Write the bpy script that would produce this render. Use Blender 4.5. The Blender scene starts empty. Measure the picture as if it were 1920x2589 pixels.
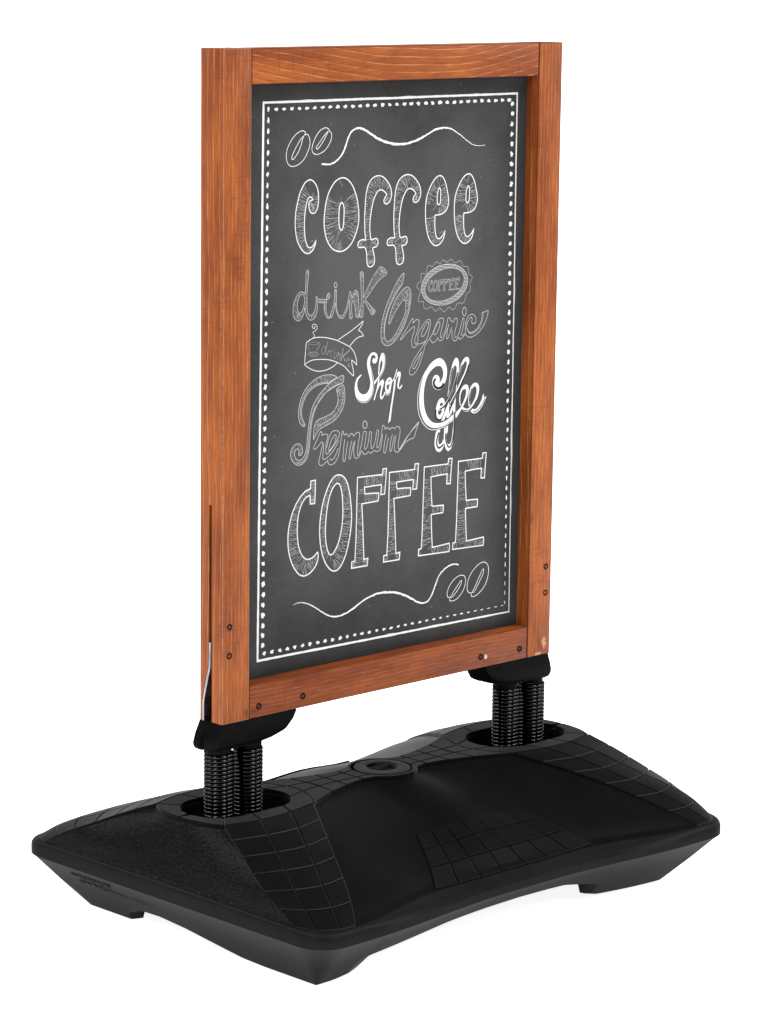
import bpy, bmesh, math, random
import numpy as np
from mathutils import Vector, Matrix
from mathutils.bvhtree import BVHTree
from mathutils.geometry import delaunay_2d_cdt

scene = bpy.context.scene
COL = scene.collection
R = math.radians
S = 0.93            # metres per frame height
GZ = 0.341          # height of the frame's lower edge above the floor, same units
def W3(x, y, z): return Vector((x*S, y*S, (z+GZ)*S))

# ------------------------------------------------------------------ camera
cd = bpy.data.cameras.new('camera'); cam = bpy.data.objects.new('camera', cd); COL.objects.link(cam)
cam.location = W3(-2.9669-0.36065, -3.3509-0.02528, 1.1489)
cam.rotation_euler = (R(79.578169), R(-0.66602), R(-44.359011))
cd.sensor_fit = 'HORIZONTAL'; cd.sensor_width = 36; cd.lens = 7795.79/1920*36
cd.clip_start = 0.1; cd.clip_end = 200
scene.camera = cam

# ------------------------------------------------------------------ studio light
world = bpy.data.worlds.new('World'); scene.world = world; world.use_nodes = True
bg = world.node_tree.nodes['Background']
bg.inputs[0].default_value = (1, 1, 1, 1); bg.inputs[1].default_value = 0.08
def area(name, loc, target, sx, sy, power, spread=180, col=(1, 1, 1)):
    l = bpy.data.lights.new(name, 'AREA'); l.shape = 'RECTANGLE'; l.size = sx; l.size_y = sy
    l.energy = power; l.color = col; l.spread = R(spread)
    o = bpy.data.objects.new(name, l); COL.objects.link(o)
    o.location = loc
    o.rotation_euler = (Vector(target)-Vector(loc)).to_track_quat('-Z', 'Y').to_euler()
    return o
VD = Vector((0.699, 0.715, 0)).normalized()      # horizontal view direction
VR = Vector((VD.y, -VD.x, 0))                    # to the right of the picture
def at(f, r, z): return VD*f + VR*r + Vector((0, 0, z))
area('key_softbox', at(-2.7, -1.8, 1.75), (0, 0, 0.6), 0.30, 0.40, 22)
area('fill_softbox', at(-2.5, 2.2, 1.75), (0, 0, 0.6), 0.30, 0.40, 22)
area('overhead_left', at(-1.2, -1.5, 3.8), at(-0.3, -0.5, 0), 1.4, 1.4, 40, 140)
area('overhead_right', at(-1.2, 1.5, 3.8), at(-0.3, 0.5, 0), 1.4, 1.4, 40, 140)
area('floor_lamp_left', at(0.5, -3.2, 2.9), at(0.1, -0.5, 0), 1.6, 1.6, 38, 140)
area('floor_lamp_right', at(0.4, 3.2, 2.9), at(0.1, 0.5, 0), 1.6, 1.6, 44, 140)
area('backdrop_lamp_left', at(2.0, -4.2, 1.9), at(4.2, 0.4, 0.5), 1.2, 1.2, 50, 140)
area('backdrop_lamp_right', at(2.0, 4.2, 1.9), at(4.2, -0.4, 0.5), 1.2, 1.2, 50, 140)
scene.view_settings.view_transform = 'Standard'; scene.view_settings.look = 'None'
scene.view_settings.exposure = 0; scene.view_settings.gamma = 1

# ------------------------------------------------------------------ materials
class NT:
    def __init__(s, name):
        s.m = bpy.data.materials.new(name); s.m.use_nodes = True
        s.t = s.m.node_tree; s.b = s.t.nodes['Principled BSDF']
        s.tc = s.t.nodes.new('ShaderNodeTexCoord')
    def n(s, typ, **kw):
        o = s.t.nodes.new(typ)
        for k, v in kw.items(): setattr(o, k, v)
        return o
    def link(s, a, b): s.t.links.new(a, b)
    def put(s, sock, v):
        if isinstance(v, (int, float)): sock.default_value = v
        elif isinstance(v, (tuple, list)): sock.default_value = v if len(v) == len(sock.default_value) else tuple(v)+(1,)
        else: s.link(v, sock)
    def math(s, op, a, b=0, c=0):
        o = s.n('ShaderNodeMath', operation=op)
        for i, v in enumerate((a, b, c)): s.put(o.inputs[i], v)
        return o.outputs[0]
    def xyz(s, v):
        o = s.n('ShaderNodeSeparateXYZ'); s.link(v, o.inputs[0]); return o.outputs
    def comb(s, x, y, z):
        o = s.n('ShaderNodeCombineXYZ')
        for i, v in enumerate((x, y, z)): s.put(o.inputs[i], v)
        return o.outputs[0]
    def noise(s, vec, scale, detail=2, rough=.5):
        o = s.n('ShaderNodeTexNoise'); s.link(vec, o.inputs['Vector'])
        o.inputs['Scale'].default_value = scale; o.inputs['Detail'].default_value = detail; o.inputs['Roughness'].default_value = rough
        return o.outputs['Fac']
    def ramp(s, fac, stops):
        o = s.n('ShaderNodeValToRGB'); s.link(fac, o.inputs[0]); e = o.color_ramp.elements
        while len(e) < len(stops): e.new(.5)
        for k, (p, c) in zip(e, stops):
            k.position = p; k.color = (c, c, c, 1) if isinstance(c, (int, float)) else tuple(c)+(1,)
        return o.outputs[0]
    def mix(s, fac, a, b, mode='MIX'):
        o = s.n('ShaderNodeMix', data_type='RGBA', blend_type=mode)
        s.put(o.inputs[0], fac); s.put(o.inputs[6], a); s.put(o.inputs[7], b); return o.outputs[2]
    def bump(s, h, strength, dist):
        o = s.n('ShaderNodeBump'); s.link(h, o.inputs['Height']); o.inputs['Strength'].default_value = strength
        o.inputs['Distance'].default_value = dist; s.link(o.outputs[0], s.b.inputs['Normal'])
    def base(s, c=None, rough=.5, spec=.5, metal=0):
        if c is not None: s.put(s.b.inputs['Base Color'], c)
        s.put(s.b.inputs['Roughness'], rough); s.put(s.b.inputs['Specular IOR Level'], spec); s.b.inputs['Metallic'].default_value = metal
        return s.m

def wood(name, along, curve=0.0, shift=0.0, period=0.0062, seed=0.0, knots=(), scuffs=(), tint=(.90, 1.04, 1.30)):
    n = NT(name); v = n.xyz(n.tc.outputs['Object'])
    x, y, z = v
    a, c = (z, x) if along == 'z' else (x, z)
    stretch = n.comb(n.math('MULTIPLY_ADD', c, 1, seed), y, n.math('MULTIPLY', a, .06))
    warp = n.noise(stretch, 34, 2)
    lowv = n.comb(n.math('MULTIPLY_ADD', c, .4, seed*1.7), n.math('MULTIPLY', y, .4), n.math('MULTIPLY', a, .32))
    low = n.noise(lowv, 9, 2)
    if curve:
        d = n.math('SUBTRACT', a, shift)
        cc = n.math('SUBTRACT', c, n.math('MULTIPLY', n.math('MULTIPLY', d, d), curve))
    else:
        cc = c
    ring = n.math('ADD', n.math('MULTIPLY_ADD', y, .55, cc), n.math('MULTIPLY', low, .03 if curve else .017))
    ph = n.math('ADD', n.math('DIVIDE', ring, period), n.math('MULTIPLY', warp, .6))
    fr = n.math('FRACT', ph)
    line = n.ramp(fr, [(0, 0), (.80, 0), (.90, .9), (.95, 1), (1, 0)])
    fib = n.noise(n.comb(n.math('MULTIPLY', c, 1), n.math('MULTIPLY', y, 1), n.math('MULTIPLY', a, .035)), 950, 3, .6)
    fib2 = n.noise(n.comb(n.math('MULTIPLY', c, 1), n.math('MULTIPLY', y, 1), n.math('MULTIPLY', a, .09)), 330, 2, .6)
    brk = n.ramp(fib2, [(.36, .15), (.6, 1)])
    tone = n.noise(n.comb(n.math('MULTIPLY_ADD', c, 1, seed*3), y, n.math('MULTIPLY', a, .22)), 26, 3, .6)
    col = n.mix(n.ramp(tone, [(.34, 0), (.66, 1)]), (.225, .041, .0055), (.430, .097, .0135))
    col = n.mix(n.math('MULTIPLY', n.ramp(fr, [(0, 1), (.5, 0), (1, 0)]), .30), col, (.19, .031, .0045))
    col = n.mix(n.math('MULTIPLY', n.math('MULTIPLY', line, brk), .46 if curve else .40), col, (.78, .32, .110))
    col = n.mix(n.math('MULTIPLY', n.ramp(fib, [(.42, 1), (.5, 0)]), .42), col, (.115, .021, .0045))
    col = n.mix(n.math('MULTIPLY', n.ramp(fib2, [(.55, 0), (.72, 1)]), .18), col, (.52, .142, .027))
    # cross scratches left by the saw
    sc = n.noise(n.comb(n.math('MULTIPLY', c, .05), n.math('MULTIPLY', y, .05), a), 420, 1)
    sm = n.ramp(n.noise(n.comb(c, y, n.math('MULTIPLY', a, .6)), 14, 1), [(.52, 0), (.62, 1)])
    col = n.mix(n.math('MULTIPLY', n.math('MULTIPLY', n.ramp(sc, [(.58, 0), (.66, 1)]), sm), .30), col, (.085, .021, .007))
    def spot(px, pz, rx, rz, wob):
        dx = n.math('DIVIDE', n.math('SUBTRACT', x, px*S), rx); dz = n.math('DIVIDE', n.math('SUBTRACT', z, (pz+GZ)*S), rz)
        d = n.math('SQRT', n.math('ADD', n.math('MULTIPLY', dx, dx), n.math('MULTIPLY', dz, dz)))
        return n.math('ADD', d, n.math('MULTIPLY', n.math('SUBTRACT', n.noise(n.tc.outputs['Object'], wob, 3, .7), .5), 1.6))
    col = n.mix(1.0, col, tint, 'MULTIPLY')
    for k in knots: col = n.mix(n.math('MULTIPLY', n.ramp(spot(*k, 90), [(.35, 1), (1, 0)]), .62), col, (.10, .022, .007))
    for k in scuffs: col = n.mix(n.math('MULTIPLY', n.ramp(spot(*k, 330), [(.45, 1), (.62, 0)]), .75), col, (.58, .33, .155))
    n.bump(n.math('ADD', n.math('MULTIPLY', line, .5), fib), .22, .0006)
    n.b.inputs['Coat Weight'].default_value = .06; n.b.inputs['Coat Roughness'].default_value = .28
    return n.base(col, .50, .18)

M = {}
M['stile'] = wood('stained_wood_vertical', 'z', period=.0068, seed=.3, knots=((-.312, .010, .006, .010),))
M['stile2'] = wood('stained_wood_vertical_right', 'z', period=.0078, seed=4.1, knots=((.3115, .232, .0035, .012), (.335, .27, .0025, .014)), scuffs=((.3470, .0190, .008, .015), (.333, .0030, .012, .005)))
M['rail'] = wood('stained_wood_arched', 'x', curve=.40, shift=.03, period=.0105, seed=1.2)
M['rail2'] = wood('stained_wood_flat', 'x', period=.0060, seed=7.7, tint=(.72, .74, .90), knots=((-.297, .010, .014, .004),))

def edge_tone(name, c):
    n = NT(name); return n.base(n.ramp(n.noise(n.tc.outputs['Object'], 160, 3), [(.3, tuple(k*.75 for k in c)), (.7, tuple(k*1.3 for k in c))]), .55, .15)
M['edge'] = edge_tone('dark_outline_arris', (.075, .021, .009))  # dark outline drawn along the frame's edges
M['pale_edge'] = edge_tone('glint_arris', (.33, .135, .070))  # corner highlight painted into the bevel of the left upright

def plastic(name, col, rough, f0, fmax, scale=0, strength=0, dist=.0004, kind='noise', wear_glint=0):
    """dull black plastic: diffuse body under a weak sheen that grows slowly towards grazing"""
    n = NT(name); o = n.tc.outputs['Object']; t = n.t; t.nodes.remove(n.b)
    df = n.n('ShaderNodeBsdfDiffuse'); gl = n.n('ShaderNodeBsdfAnisotropic'); mx = n.n('ShaderNodeMixShader')
    outn = [q for q in t.nodes if q.type == 'OUTPUT_MATERIAL'][0]
    lw = n.n('ShaderNodeLayerWeight'); lw.inputs['Blend'].default_value = .5
    if scale:
        if kind == 'cell':
            k = n.n('ShaderNodeTexVoronoi', feature='SMOOTH_F1'); n.link(o, k.inputs['Vector']); k.inputs['Scale'].default_value = scale
            h = k.outputs['Distance']
        else:
            h = n.noise(o, scale, 3, .6)
        bp = n.n('ShaderNodeBump'); n.link(h, bp.inputs['Height']); bp.inputs['Strength'].default_value = strength; bp.inputs['Distance'].default_value = dist
        for q in (df, gl): n.link(bp.outputs[0], q.inputs['Normal'])
    cl = n.ramp(n.noise(o, 7, 4, .6), [(.3, tuple(c*.82 for c in col)), (.7, tuple(c*1.15 for c in col))])
    if wear_glint:
        dots = n.ramp(n.noise(o, 520, 1), [(.60, 0), (.70, 1)])
        cl = n.mix(n.math('MULTIPLY', dots, wear_glint), cl, (.10, .10, .10))
    n.put(df.inputs['Color'], cl); gl.inputs['Color'].default_value = (1, 1, 1, 1)
    n.put(gl.inputs['Roughness'], n.ramp(n.noise(o, 19, 4, .65), [(.3, rough*.88), (.7, min(1, rough*1.12))]))
    n.put(mx.inputs[0], n.math('MULTIPLY_ADD', n.math('POWER', lw.outputs['Facing'], 5), fmax, f0))
    n.link(df.outputs[0], mx.inputs[1]); n.link(gl.outputs[0], mx.inputs[2]); n.link(mx.outputs[0], outn.inputs['Surface'])
    return n.m
M['shell'] = plastic('black_moulded_plastic', (.0032, .0032, .0031), .42, .0050, .16, 900, .05, .0003, wear_glint=.01)
M['grain'] = plastic('black_grained_plastic', (.0026, .0027, .0028), .38, .0075, .12, 400, 1.0, .0010, 'cell', wear_glint=.22)  # pale specks paint in the glints of the leather grain
M['tread'] = plastic('black_matt_tread', (.0026, .0026, .0026), .58, .0035, .20, 1300, .35, .0005, wear_glint=.01)
M['rim'] = plastic('paler_black_rim', (.0062, .0062, .0062), .50, .0080, .12, 900, .12, .0003, wear_glint=.03)  # same moulded plastic, set paler round the rim
M['mat'] = plastic('black_leather_grain_mat', (.0030, .0030, .0030), .46, .0060, .16, 700, .6, .0006, 'cell')
M['hull'] = plastic('black_plastic_underside', (.0030, .0031, .0033), .50, .0108, .10, 700, .05, .0003)
M['rubber'] = plastic('black_rubber', (.0024, .0024, .0024), .48, .0050, .10, 500, .08, .0003)
M['coil'] = plastic('gloss_black_steel', (.0010, .0010, .0010), .07, .030, .10)
M['cap'] = plastic('paler_black_cap', (.0095, .0095, .0095), .50, .010, .16, 900, .1, .0003, wear_glint=.02)  # cap set paler than the rest of the plastic
M['lip'] = plastic('tread_edge_glint', (.013, .013, .013), .45, .012, .14, 900, .1, .0003)  # highlights on the groove edges, painted as a paler strip
M['screw'] = plastic('black_screw', (.006, .006, .006), .40, .010, .10)
n = NT('zinc_steel'); o = n.tc.outputs['Object']
M['zinc'] = n.base(n.ramp(n.noise(o, 60, 3), [(.3, (.24, .26, .28)), (.7, (.36, .38, .40))]), n.ramp(n.noise(o, 90, 3), [(.3, .24), (.7, .40)]), .5, 1)
n = NT('screw_socket'); M['socket'] = n.base((.002, .002, .002), .4, .4)
n = NT('bare_wood'); M['bare'] = n.base(n.ramp(n.noise(n.tc.outputs['Object'], 800, 2), [(.3, (.62, .42, .26)), (.7, (.85, .70, .50))]), .7, .2)

# chalkboard print: smoky grey field, darker towards the margins, grain and specks
n = NT('chalkboard_print'); v = n.xyz(n.tc.outputs['Object']); o = n.tc.outputs['Object']
ax = n.math('ABSOLUTE', v[0]); az = n.math('ABSOLUTE', n.math('SUBTRACT', v[2], .85*S))
edge = n.math('MAXIMUM', n.math('DIVIDE', ax, .305*S), n.math('DIVIDE', az, .45*S))
cloud = n.noise(o, 6.5, 5, .62)
f = n.math('ADD', n.math('MULTIPLY', n.math('SUBTRACT', 1, edge), 1.6), n.math('MULTIPLY', n.math('SUBTRACT', cloud, .5), 1.7))
col = n.ramp(f, [(0, (.029, .0298, .0297)), (.42, (.057, .0580, .0586)), (.95, (.092, .0935, .0948))])
gr = n.noise(o, 900, 2, .7)
col = n.mix(.36, col, n.ramp(gr, [(.3, (.022, .023, .023)), (.72, (.094, .094, .094))]))
sp = n.n('ShaderNodeTexVoronoi'); n.link(o, sp.inputs['Vector']); sp.inputs['Scale'].default_value = 46
spk = n.math('MULTIPLY', n.math('LESS_THAN', sp.outputs['Distance'], .042), n.math('GREATER_THAN', n.xyz(sp.outputs['Color'])[0], .62))
col = n.mix(n.math('MULTIPLY', spk, .45), col, (.42, .42, .42))
n.bump(gr, .05, .0002)
M['board'] = n.base(col, .75, .05)
def ink(name, c, amp):
    n = NT(name); g = n.noise(n.tc.outputs['Object'], 700, 2, .7)
    return n.base(n.ramp(g, [(.25, tuple(k*(1-amp) for k in c)), (.6, c)]), .65, .2)
M['ink0'] = ink('white_print', (.74, .74, .74), .08)
M['ink1'] = ink('black_print', (.006, .007, .006), 0)
M['ink2'] = ink('grey_chalk_print', (.26, .26, .26), .25)
M['hatch'] = ink('fine_chalk_print', (.58, .58, .58), .22)

n = NT('white_sweep_added_glow')
M['paper'] = n.base((.92, .92, .92), .9, .1)
n.b.inputs['Emission Color'].default_value = (1, 1, 1, 1); n.b.inputs['Emission Strength'].default_value = .90   # even glow added to wash out shadows round the base; no known source

# ------------------------------------------------------------------ object helpers
def mesh(name, verts, faces, mats, fm=None, sharp=35, smooth=True):
    me = bpy.data.meshes.new(name); me.from_pydata([tuple(v) for v in verts], [], faces)
    for m in (mats if isinstance(mats, (list, tuple)) else [mats]): me.materials.append(m)
    if fm:
        for p, i in zip(me.polygons, fm): p.material_index = i
    if smooth:
        me.polygons.foreach_set('use_smooth', [True]*len(me.polygons)); me.set_sharp_from_angle(angle=R(sharp))
    me.update(); return me
def obj(name, me, parent=None, label=None, kind=None):
    o = bpy.data.objects.new(name, me); COL.objects.link(o)
    if parent is not None: o.parent = parent
    if label: o['label'] = label
    if kind: o['kind'] = kind
    return o
def bm_mesh(name, bm, mats, sharp=35, recalc=True):
    if recalc: bmesh.ops.recalc_face_normals(bm, faces=bm.faces)
    me = bpy.data.meshes.new(name); bm.to_mesh(me); bm.free()
    for m in (mats if isinstance(mats, (list, tuple)) else [mats]): me.materials.append(m)
    me.polygons.foreach_set('use_smooth', [True]*len(me.polygons)); me.set_sharp_from_angle(angle=R(sharp))
    me.update(); return me
def catmull(pts, n, closed=False):
    p = [np.array(q, float) for q in pts]; N = len(p); out = []
    if N < 3 and not closed: return p
    for i in range(N if closed else N-1):
        if closed: a, b, c, d = p[i-1], p[i], p[(i+1) % N], p[(i+2) % N]
        else: a, b, c, d = p[max(i-1, 0)], p[i], p[i+1], p[min(i+2, N-1)]
        for k in range(n):
            t = k/n
            out.append(.5*((2*b)+(c-a)*t+(2*a-5*b+4*c-d)*t*t+(3*b-a-3*c+d)*t**3))
    if not closed: out.append(p[-1])
    return out
def pl(x, pts): return float(np.interp(x, [p[0] for p in pts], [p[1] for p in pts]))

# ------------------------------------------------------------------ backdrop
prof = [(-6.0, 0.0), (2.8, 0.0)] + [(2.8+1.6*math.sin(t), 1.6-1.6*math.cos(t)) for t in np.linspace(.08, math.pi/2, 18)] + [(4.4, 2.3)]
vs, fs = [], []
for f, z in prof:
    for r in (-5.5, 5.5): vs.append(at(f, r, z))
for i in range(len(prof)-1): fs.append((2*i, 2*i+1, 2*i+3, 2*i+2))
bd = obj('backdrop', mesh('backdrop', vs, fs, M['paper'], sharp=60), kind='structure')
bd['label'] = 'seamless white studio sweep with added glow, curving up into the wall'

# ------------------------------------------------------------------ the sign
sign = bpy.data.objects.new('pavement_sign', None); COL.objects.link(sign); sign.empty_display_size = .2
sign['label'] = 'wood framed chalkboard coffee sign on coil springs above a black moulded base'
sign['category'] = 'pavement sign'

# ------------------------------------------------------------------ moulded base
ARM = np.array([
 [(.223,.080,-.1345),(.281,.091,-.134),(.342,.093,-.134),(.404,.078,-.134)],
 [(.249,.122,-.146),(.306,.136,-.1455),(.362,.132,-.146),(.416,.113,-.148)],
 [(.276,.167,-.159),(.329,.177,-.160),(.378,.169,-.161),(.427,.148,-.163)],
 [(.302,.211,-.174),(.350,.219,-.175),(.397,.207,-.176),(.438,.182,-.179)],
 [(.327,.255,-.191),(.374,.261,-.192),(.417,.248,-.192),(.447,.218,-.195)],
 [(.354,.300,-.211),(.393,.302,-.211),(.431,.287,-.2105),(.4505,.254,-.212)],
 [(.381,.337,-.2325),(.411,.336,-.232),(.438,.319,-.2315),(.4515,.288,-.231)]])
def cr(a, t):
    n = len(a); i = min(int(t), n-2); f = t-i
    g = lambda k: np.asarray(a[k]) if 0 <= k < n else (2*np.asarray(a[0])-np.asarray(a[1]) if k < 0 else 2*np.asarray(a[-1])-np.asarray(a[-2]))
    p, q, r, s = g(i-1), g(i), g(i+1), g(i+2)
    return .5*((2*q)+(r-p)*f+(2*p-5*q+4*r-s)*f*f+(3*q-p-3*r+s)*f**3)
def armP(r, c): return cr([cr(ARM[k], c) for k in range(7)], r)
def depth(r): return .0055*(1-r/6)+.0014
def armB(r, c): p = armP(r, c); return np.array((p[0], p[1], p[2]-depth(r)))
SPINE = [(0,.0565),(.02,.0528),(.034,.0450),(.046,.0345),(.065,.0315),(.088,.0335),(.11,.038),(.156,.051),(.19,.0655),(.223,.080)]
PZ = -.1345-.0069
END = [(.4245,0),(.4235,.02),(.4195,.042),(.4135,.060),(.404,.078)]
FRONTIN = [(0,.286),(.1,.289),(.177,.296),(.27,.318),(.33,.333),(.381,.337)]
def waist(x):
    t = min(1, max(0, (abs(x)-.05)/.31)); return .325+.0217*t*t*(3-2*t)
PROF = [(.0565,PZ),(.09,-.1500),(.12,-.1582),(.188,-.1790),(.22,-.1945),(.258,-.2130),(.286,-.2345)]
NU, NV, NC = 18, 19, 10
def prof_pt(v):
    y = .0565+(.286-.0565)*v; return np.array((0, y, pl(y, PROF)))
sp_len = np.cumsum([0]+[math.dist(SPINE[i], SPINE[i+1]) for i in range(len(SPINE)-1)])
def spine_pt(u):
    s = u*sp_len[-1]; return np.array((np.interp(s, sp_len, [p[0] for p in SPINE]), np.interp(s, sp_len, [p[1] for p in SPINE]), PZ))
def front_pt(u):
    x = .381*u; p = catmull(FRONTIN, 6)
    y = float(np.interp(x, [q[0] for q in p], [q[1] for q in p])); return np.array((x, y, -.2345+.0006*u))
def end_pt(u):
    p = catmull(END, 6); k = u*(len(p)-1); i = min(int(k), len(p)-2); q = p[i]+(p[i+1]-p[i])*(k-i); return np.array((q[0], q[1], PZ))
def endin_pt(u): return np.array((.4505+.001*u, .288*u, -.2305-.0019*u))
def coons(top, bot, left, right, nu, nv):
    g = []
    for j in range(nv):
        v = j/(nv-1); row = []
        for i in range(nu):
            u = i/(nu-1)
            p = (1-v)*top(u)+v*bot(u)+(1-u)*left(v)+u*right(v)-((1-u)*(1-v)*top(0)+u*(1-v)*top(1)+(1-u)*v*bot(0)+u*v*bot(1))
            row.append(p)
        g.append(row)
    return g
rows = [6*j/(NV-1) for j in range(NV)]
front_u = [i/(NU-1) for i in range(NU)]
panelg = coons(spine_pt, front_pt, prof_pt, lambda v: armB(6*v, 0), NU, NV)
armg = [[armB(r, 3*i/(NC-1)) for i in range(NC)] for r in rows]
NE = 8
facetg = coons(end_pt, endin_pt, lambda v: end_pt(0)*(1-v)+endin_pt(0)*v, lambda v: armB(6*v, 3), NE, NV)
bv, bf, bmi = [], [], []
def addgrid(g, sx, sy, mi):
    o = len(bv); nv, nu = len(g), len(g[0])
    for row in g:
        for p in row: bv.append(W3(p[0]*sx, p[1]*sy, p[2]))
    for j in range(nv-1):
        for i in range(nu-1):
            q = (o+j*nu+i, o+j*nu+i+1, o+(j+1)*nu+i+1, o+(j+1)*nu+i)
            bf.append(q); bmi.append(mi)
QUADS = [(1, 1), (-1, 1), (-1, -1), (1, -1)]
for sx, sy in QUADS:
    addgrid(panelg, sx, sy, 0); addgrid(armg, sx, sy, 2); addgrid(facetg, sx, sy, 1)
# plateau with the two wells
HX, HL, HR = .31, .035, .0575
def stad(t, r=HR, l=HL):         # t in turns, starting on +x of the well
    a = 2*math.pi*t; c, s = math.cos(a), math.sin(a)
    return (HX+(l if c >= 0 else -l)+r*c, r*s)
NH = 64
quad_out = [spine_pt(u)[:2] for u in front_u]+[armB(0, 3*i/(NC-1))[:2] for i in range(1, NC)]+[end_pt(1-i/(NE-1))[:2] for i in range(1, NE)]
loop = []
for k, (sx, sy) in enumerate([(1, 1), (1, -1), (-1, -1), (-1, 1)]):
    q = [(p[0]*sx, p[1]*sy) for p in quad_out]
    if k % 2: q = q[::-1]
    loop += q[:-1]
pts = [Vector(p) for p in loop]; nO = len(pts); edges = [(i, (i+1) % nO) for i in range(nO)]
for s in (1, -1):
    o = len(pts); pts += [Vector((stad(i/NH)[0]*s, stad(i/NH)[1])) for i in range(NH)]
    edges += [(o+i, o+(i+1) % NH) for i in range(NH)]
v2, _, f2, *_ = delaunay_2d_cdt(pts, edges, [], 1, 1e-6)
def inwell(x, y): x = abs(x)-HX; dx = max(0, abs(x)-HL); return dx*dx+y*y < HR*HR*.999
o = len(bv); bv += [W3(p.x, p.y, PZ) for p in v2]
for f in f2:
    c = sum((v2[i] for i in f), Vector((0, 0)))/len(f)
    if not inwell(c.x, c.y): bf.append(tuple(o+i for i in f)); bmi.append(2)
for s in (1, -1):                # the wells: rounded rim, wall, floor
    o = len(bv); rings = [(HR, PZ), (HR-.001, PZ-.012), (HR-.004, PZ-.055), (HR-.010, PZ-.060), (.001, PZ-.060)]
    for r, z in rings:
        for i in range(NH):
            x, y = stad(i/NH, r, HL if r > .002 else HL); bv.append(W3(x*s, y, z))
    for k in range(len(rings)-1):
        for i in range(NH): bf.append((o+k*NH+i, o+k*NH+(i+1) % NH, o+(k+1)*NH+(i+1) % NH, o+(k+1)*NH+i)); bmi.append(0)
# rim, hull, feet and underside
def zb_front(x): return pl(x, [(-.39,-.341),(-.35,-.3405),(-.318,-.333),(-.311,-.3015),(-.30,-.299),(-.25,-.294),(-.15,-.284),(0,-.279),(.1,-.282),(.165,-.296),(.195,-.303),(.202,-.324),(.22,-.3305),(.30,-.336),(.37,-.341)])
def zb_end(y): return pl(y, [(-.15,-.341),(-.10,-.338),(-.07,-.331),(-.03,-.321),(0,-.313),(.05,-.305),(.09,-.3065),(.12,-.313),(.146,-.325),(.152,-.332),(.156,-.341)])
ring_in = [(front_pt(u), 0) for u in front_u]+[(armB(6, 3*i/(NC-1)), 1) for i in range(1, NC)]+[(endin_pt(1-i/(NE-1)), 2) for i in range(1, NE)]
def smooth_dense(seq): return seq
full = []
for k, (sx, sy) in enumerate([(1, 1), (1, -1), (-1, -1), (-1, 1)]):
    q = []
    for idx, (p, typ) in enumerate(ring_in):
        if typ == 0: xo = p[0]*.409/.381; out = (xo, waist(xo)); g = (xo*.384/.409, waist(xo)-.0877)
        elif typ == 1:
            a = math.pi/2*(1-(idx-NU+1)/(NC-1)); out = (.409+.0487*math.cos(a), .298+.0487*math.sin(a)); g = (.384, .259)
        else: yo = p[1]*.298/.288; out = (.4577, yo); g = (.384, yo*.259/.298)
        q.append((p, out, g, typ, sx, sy))
    if k % 2: q = q[::-1]
    full += q[:-1]
# the front/back and end runs need a finer step for the notches between the feet
dense = []
for i, a in enumerate(full):
    b = full[(i+1) % len(full)]
    A = np.array([*(np.array(a[0])*(a[4], a[5], 1)), a[1][0]*a[4], a[1][1]*a[5], a[2][0]*a[4], a[2][1]*a[5]])
    B = np.array([*(np.array(b[0])*(b[4], b[5], 1)), b[1][0]*b[4], b[1][1]*b[5], b[2][0]*b[4], b[2][1]*b[5]])
    n = 1 if (a[3] == 1 and b[3] == 1) else (5 if max(a[3], b[3]) == 2 else 3)
    for k in range(n): dense.append(A+(B-A)*k/n)
ND = len(dense); o = len(bv); NR = 13
for P in dense:
    pin = P[:3]; ro = P[3:5]; g = P[5:7]
    gap = math.dist(pin[:2], ro)
    onend = abs(abs(g[0])-.384) < 1e-6 and abs(g[1]) < .2589
    hx = g[0]
    zb = (zb_end(g[1]) if g[0] < 0 else zb_end(-g[1])) if onend else (zb_front(g[0]) if g[1] < 0 else zb_front(-g[0]))
    f = (-.2575-zb)/(-.2575+.341); hb = ro+(g-ro)*f
    cdir = -hb/np.linalg.norm(hb)
    def lp(t): return pin[:2]+(ro-pin[:2])*t
    drop = max(0, gap-.012)*.10
    R_ = [(*pin[:2], pin[2]), (*lp(.35), pin[2]-.0002-drop*.3), (*lp(.62), pin[2]-.0012-drop*.8), (*lp(.82), pin[2]-.0032-drop), (*lp(.94), pin[2]-.0062-drop), (*lp(1), -.244),
          (*ro, -.2525), (*lp(.995), -.2565), (*(ro+(g-ro)*.03), -.2578), (*(ro+(hb-ro)*.5), (-.2575+zb)/2), (*hb, zb), (*(hb+cdir*.018), zb), (*(hb+cdir*.030), min(-.262, zb+.05))]
    for q in R_: bv.append(W3(*q))
for i in range(ND):
    j = (i+1) % ND
    for k in range(NR-1):
        bf.append((o+i*NR+k, o+j*NR+k, o+j*NR+k+1, o+i*NR+k+1)); bmi.append(4 if k < 7 else 3)
ci = len(bv); bv.append(W3(0, 0, -.262))
for i in range(ND): bf.append((o+i*NR+NR-1, o+((i+1) % ND)*NR+NR-1, ci)); bmi.append(3)
bm = bmesh.new()
vv = [bm.verts.new(p) for p in bv]
for f, mi in zip(bf, bmi):
    try: fc = bm.faces.new([vv[i] for i in f]); fc.material_index = mi
    except ValueError: pass
bmesh.ops.remove_doubles(bm, verts=bm.verts, dist=2e-5)
bmesh.ops.dissolve_degenerate(bm, dist=1e-6, edges=bm.edges)
me = bm_mesh('water_base', bm, [M['shell'], M['grain'], M['tread'], M['hull'], M['rim']], sharp=28)
base = obj('water_base', me, sign, 'black moulded base with sloping panels and raised corners')
tree = BVHTree.FromPolygons([v.co for v in me.vertices], [tuple(p.vertices) for p in me.polygons])
def zsurf(x, y):
    h = tree.ray_cast(Vector((x*S, y*S, 1)), Vector((0, 0, -1)))
    return h[0].z/S-GZ if h[0] else -.2

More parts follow.
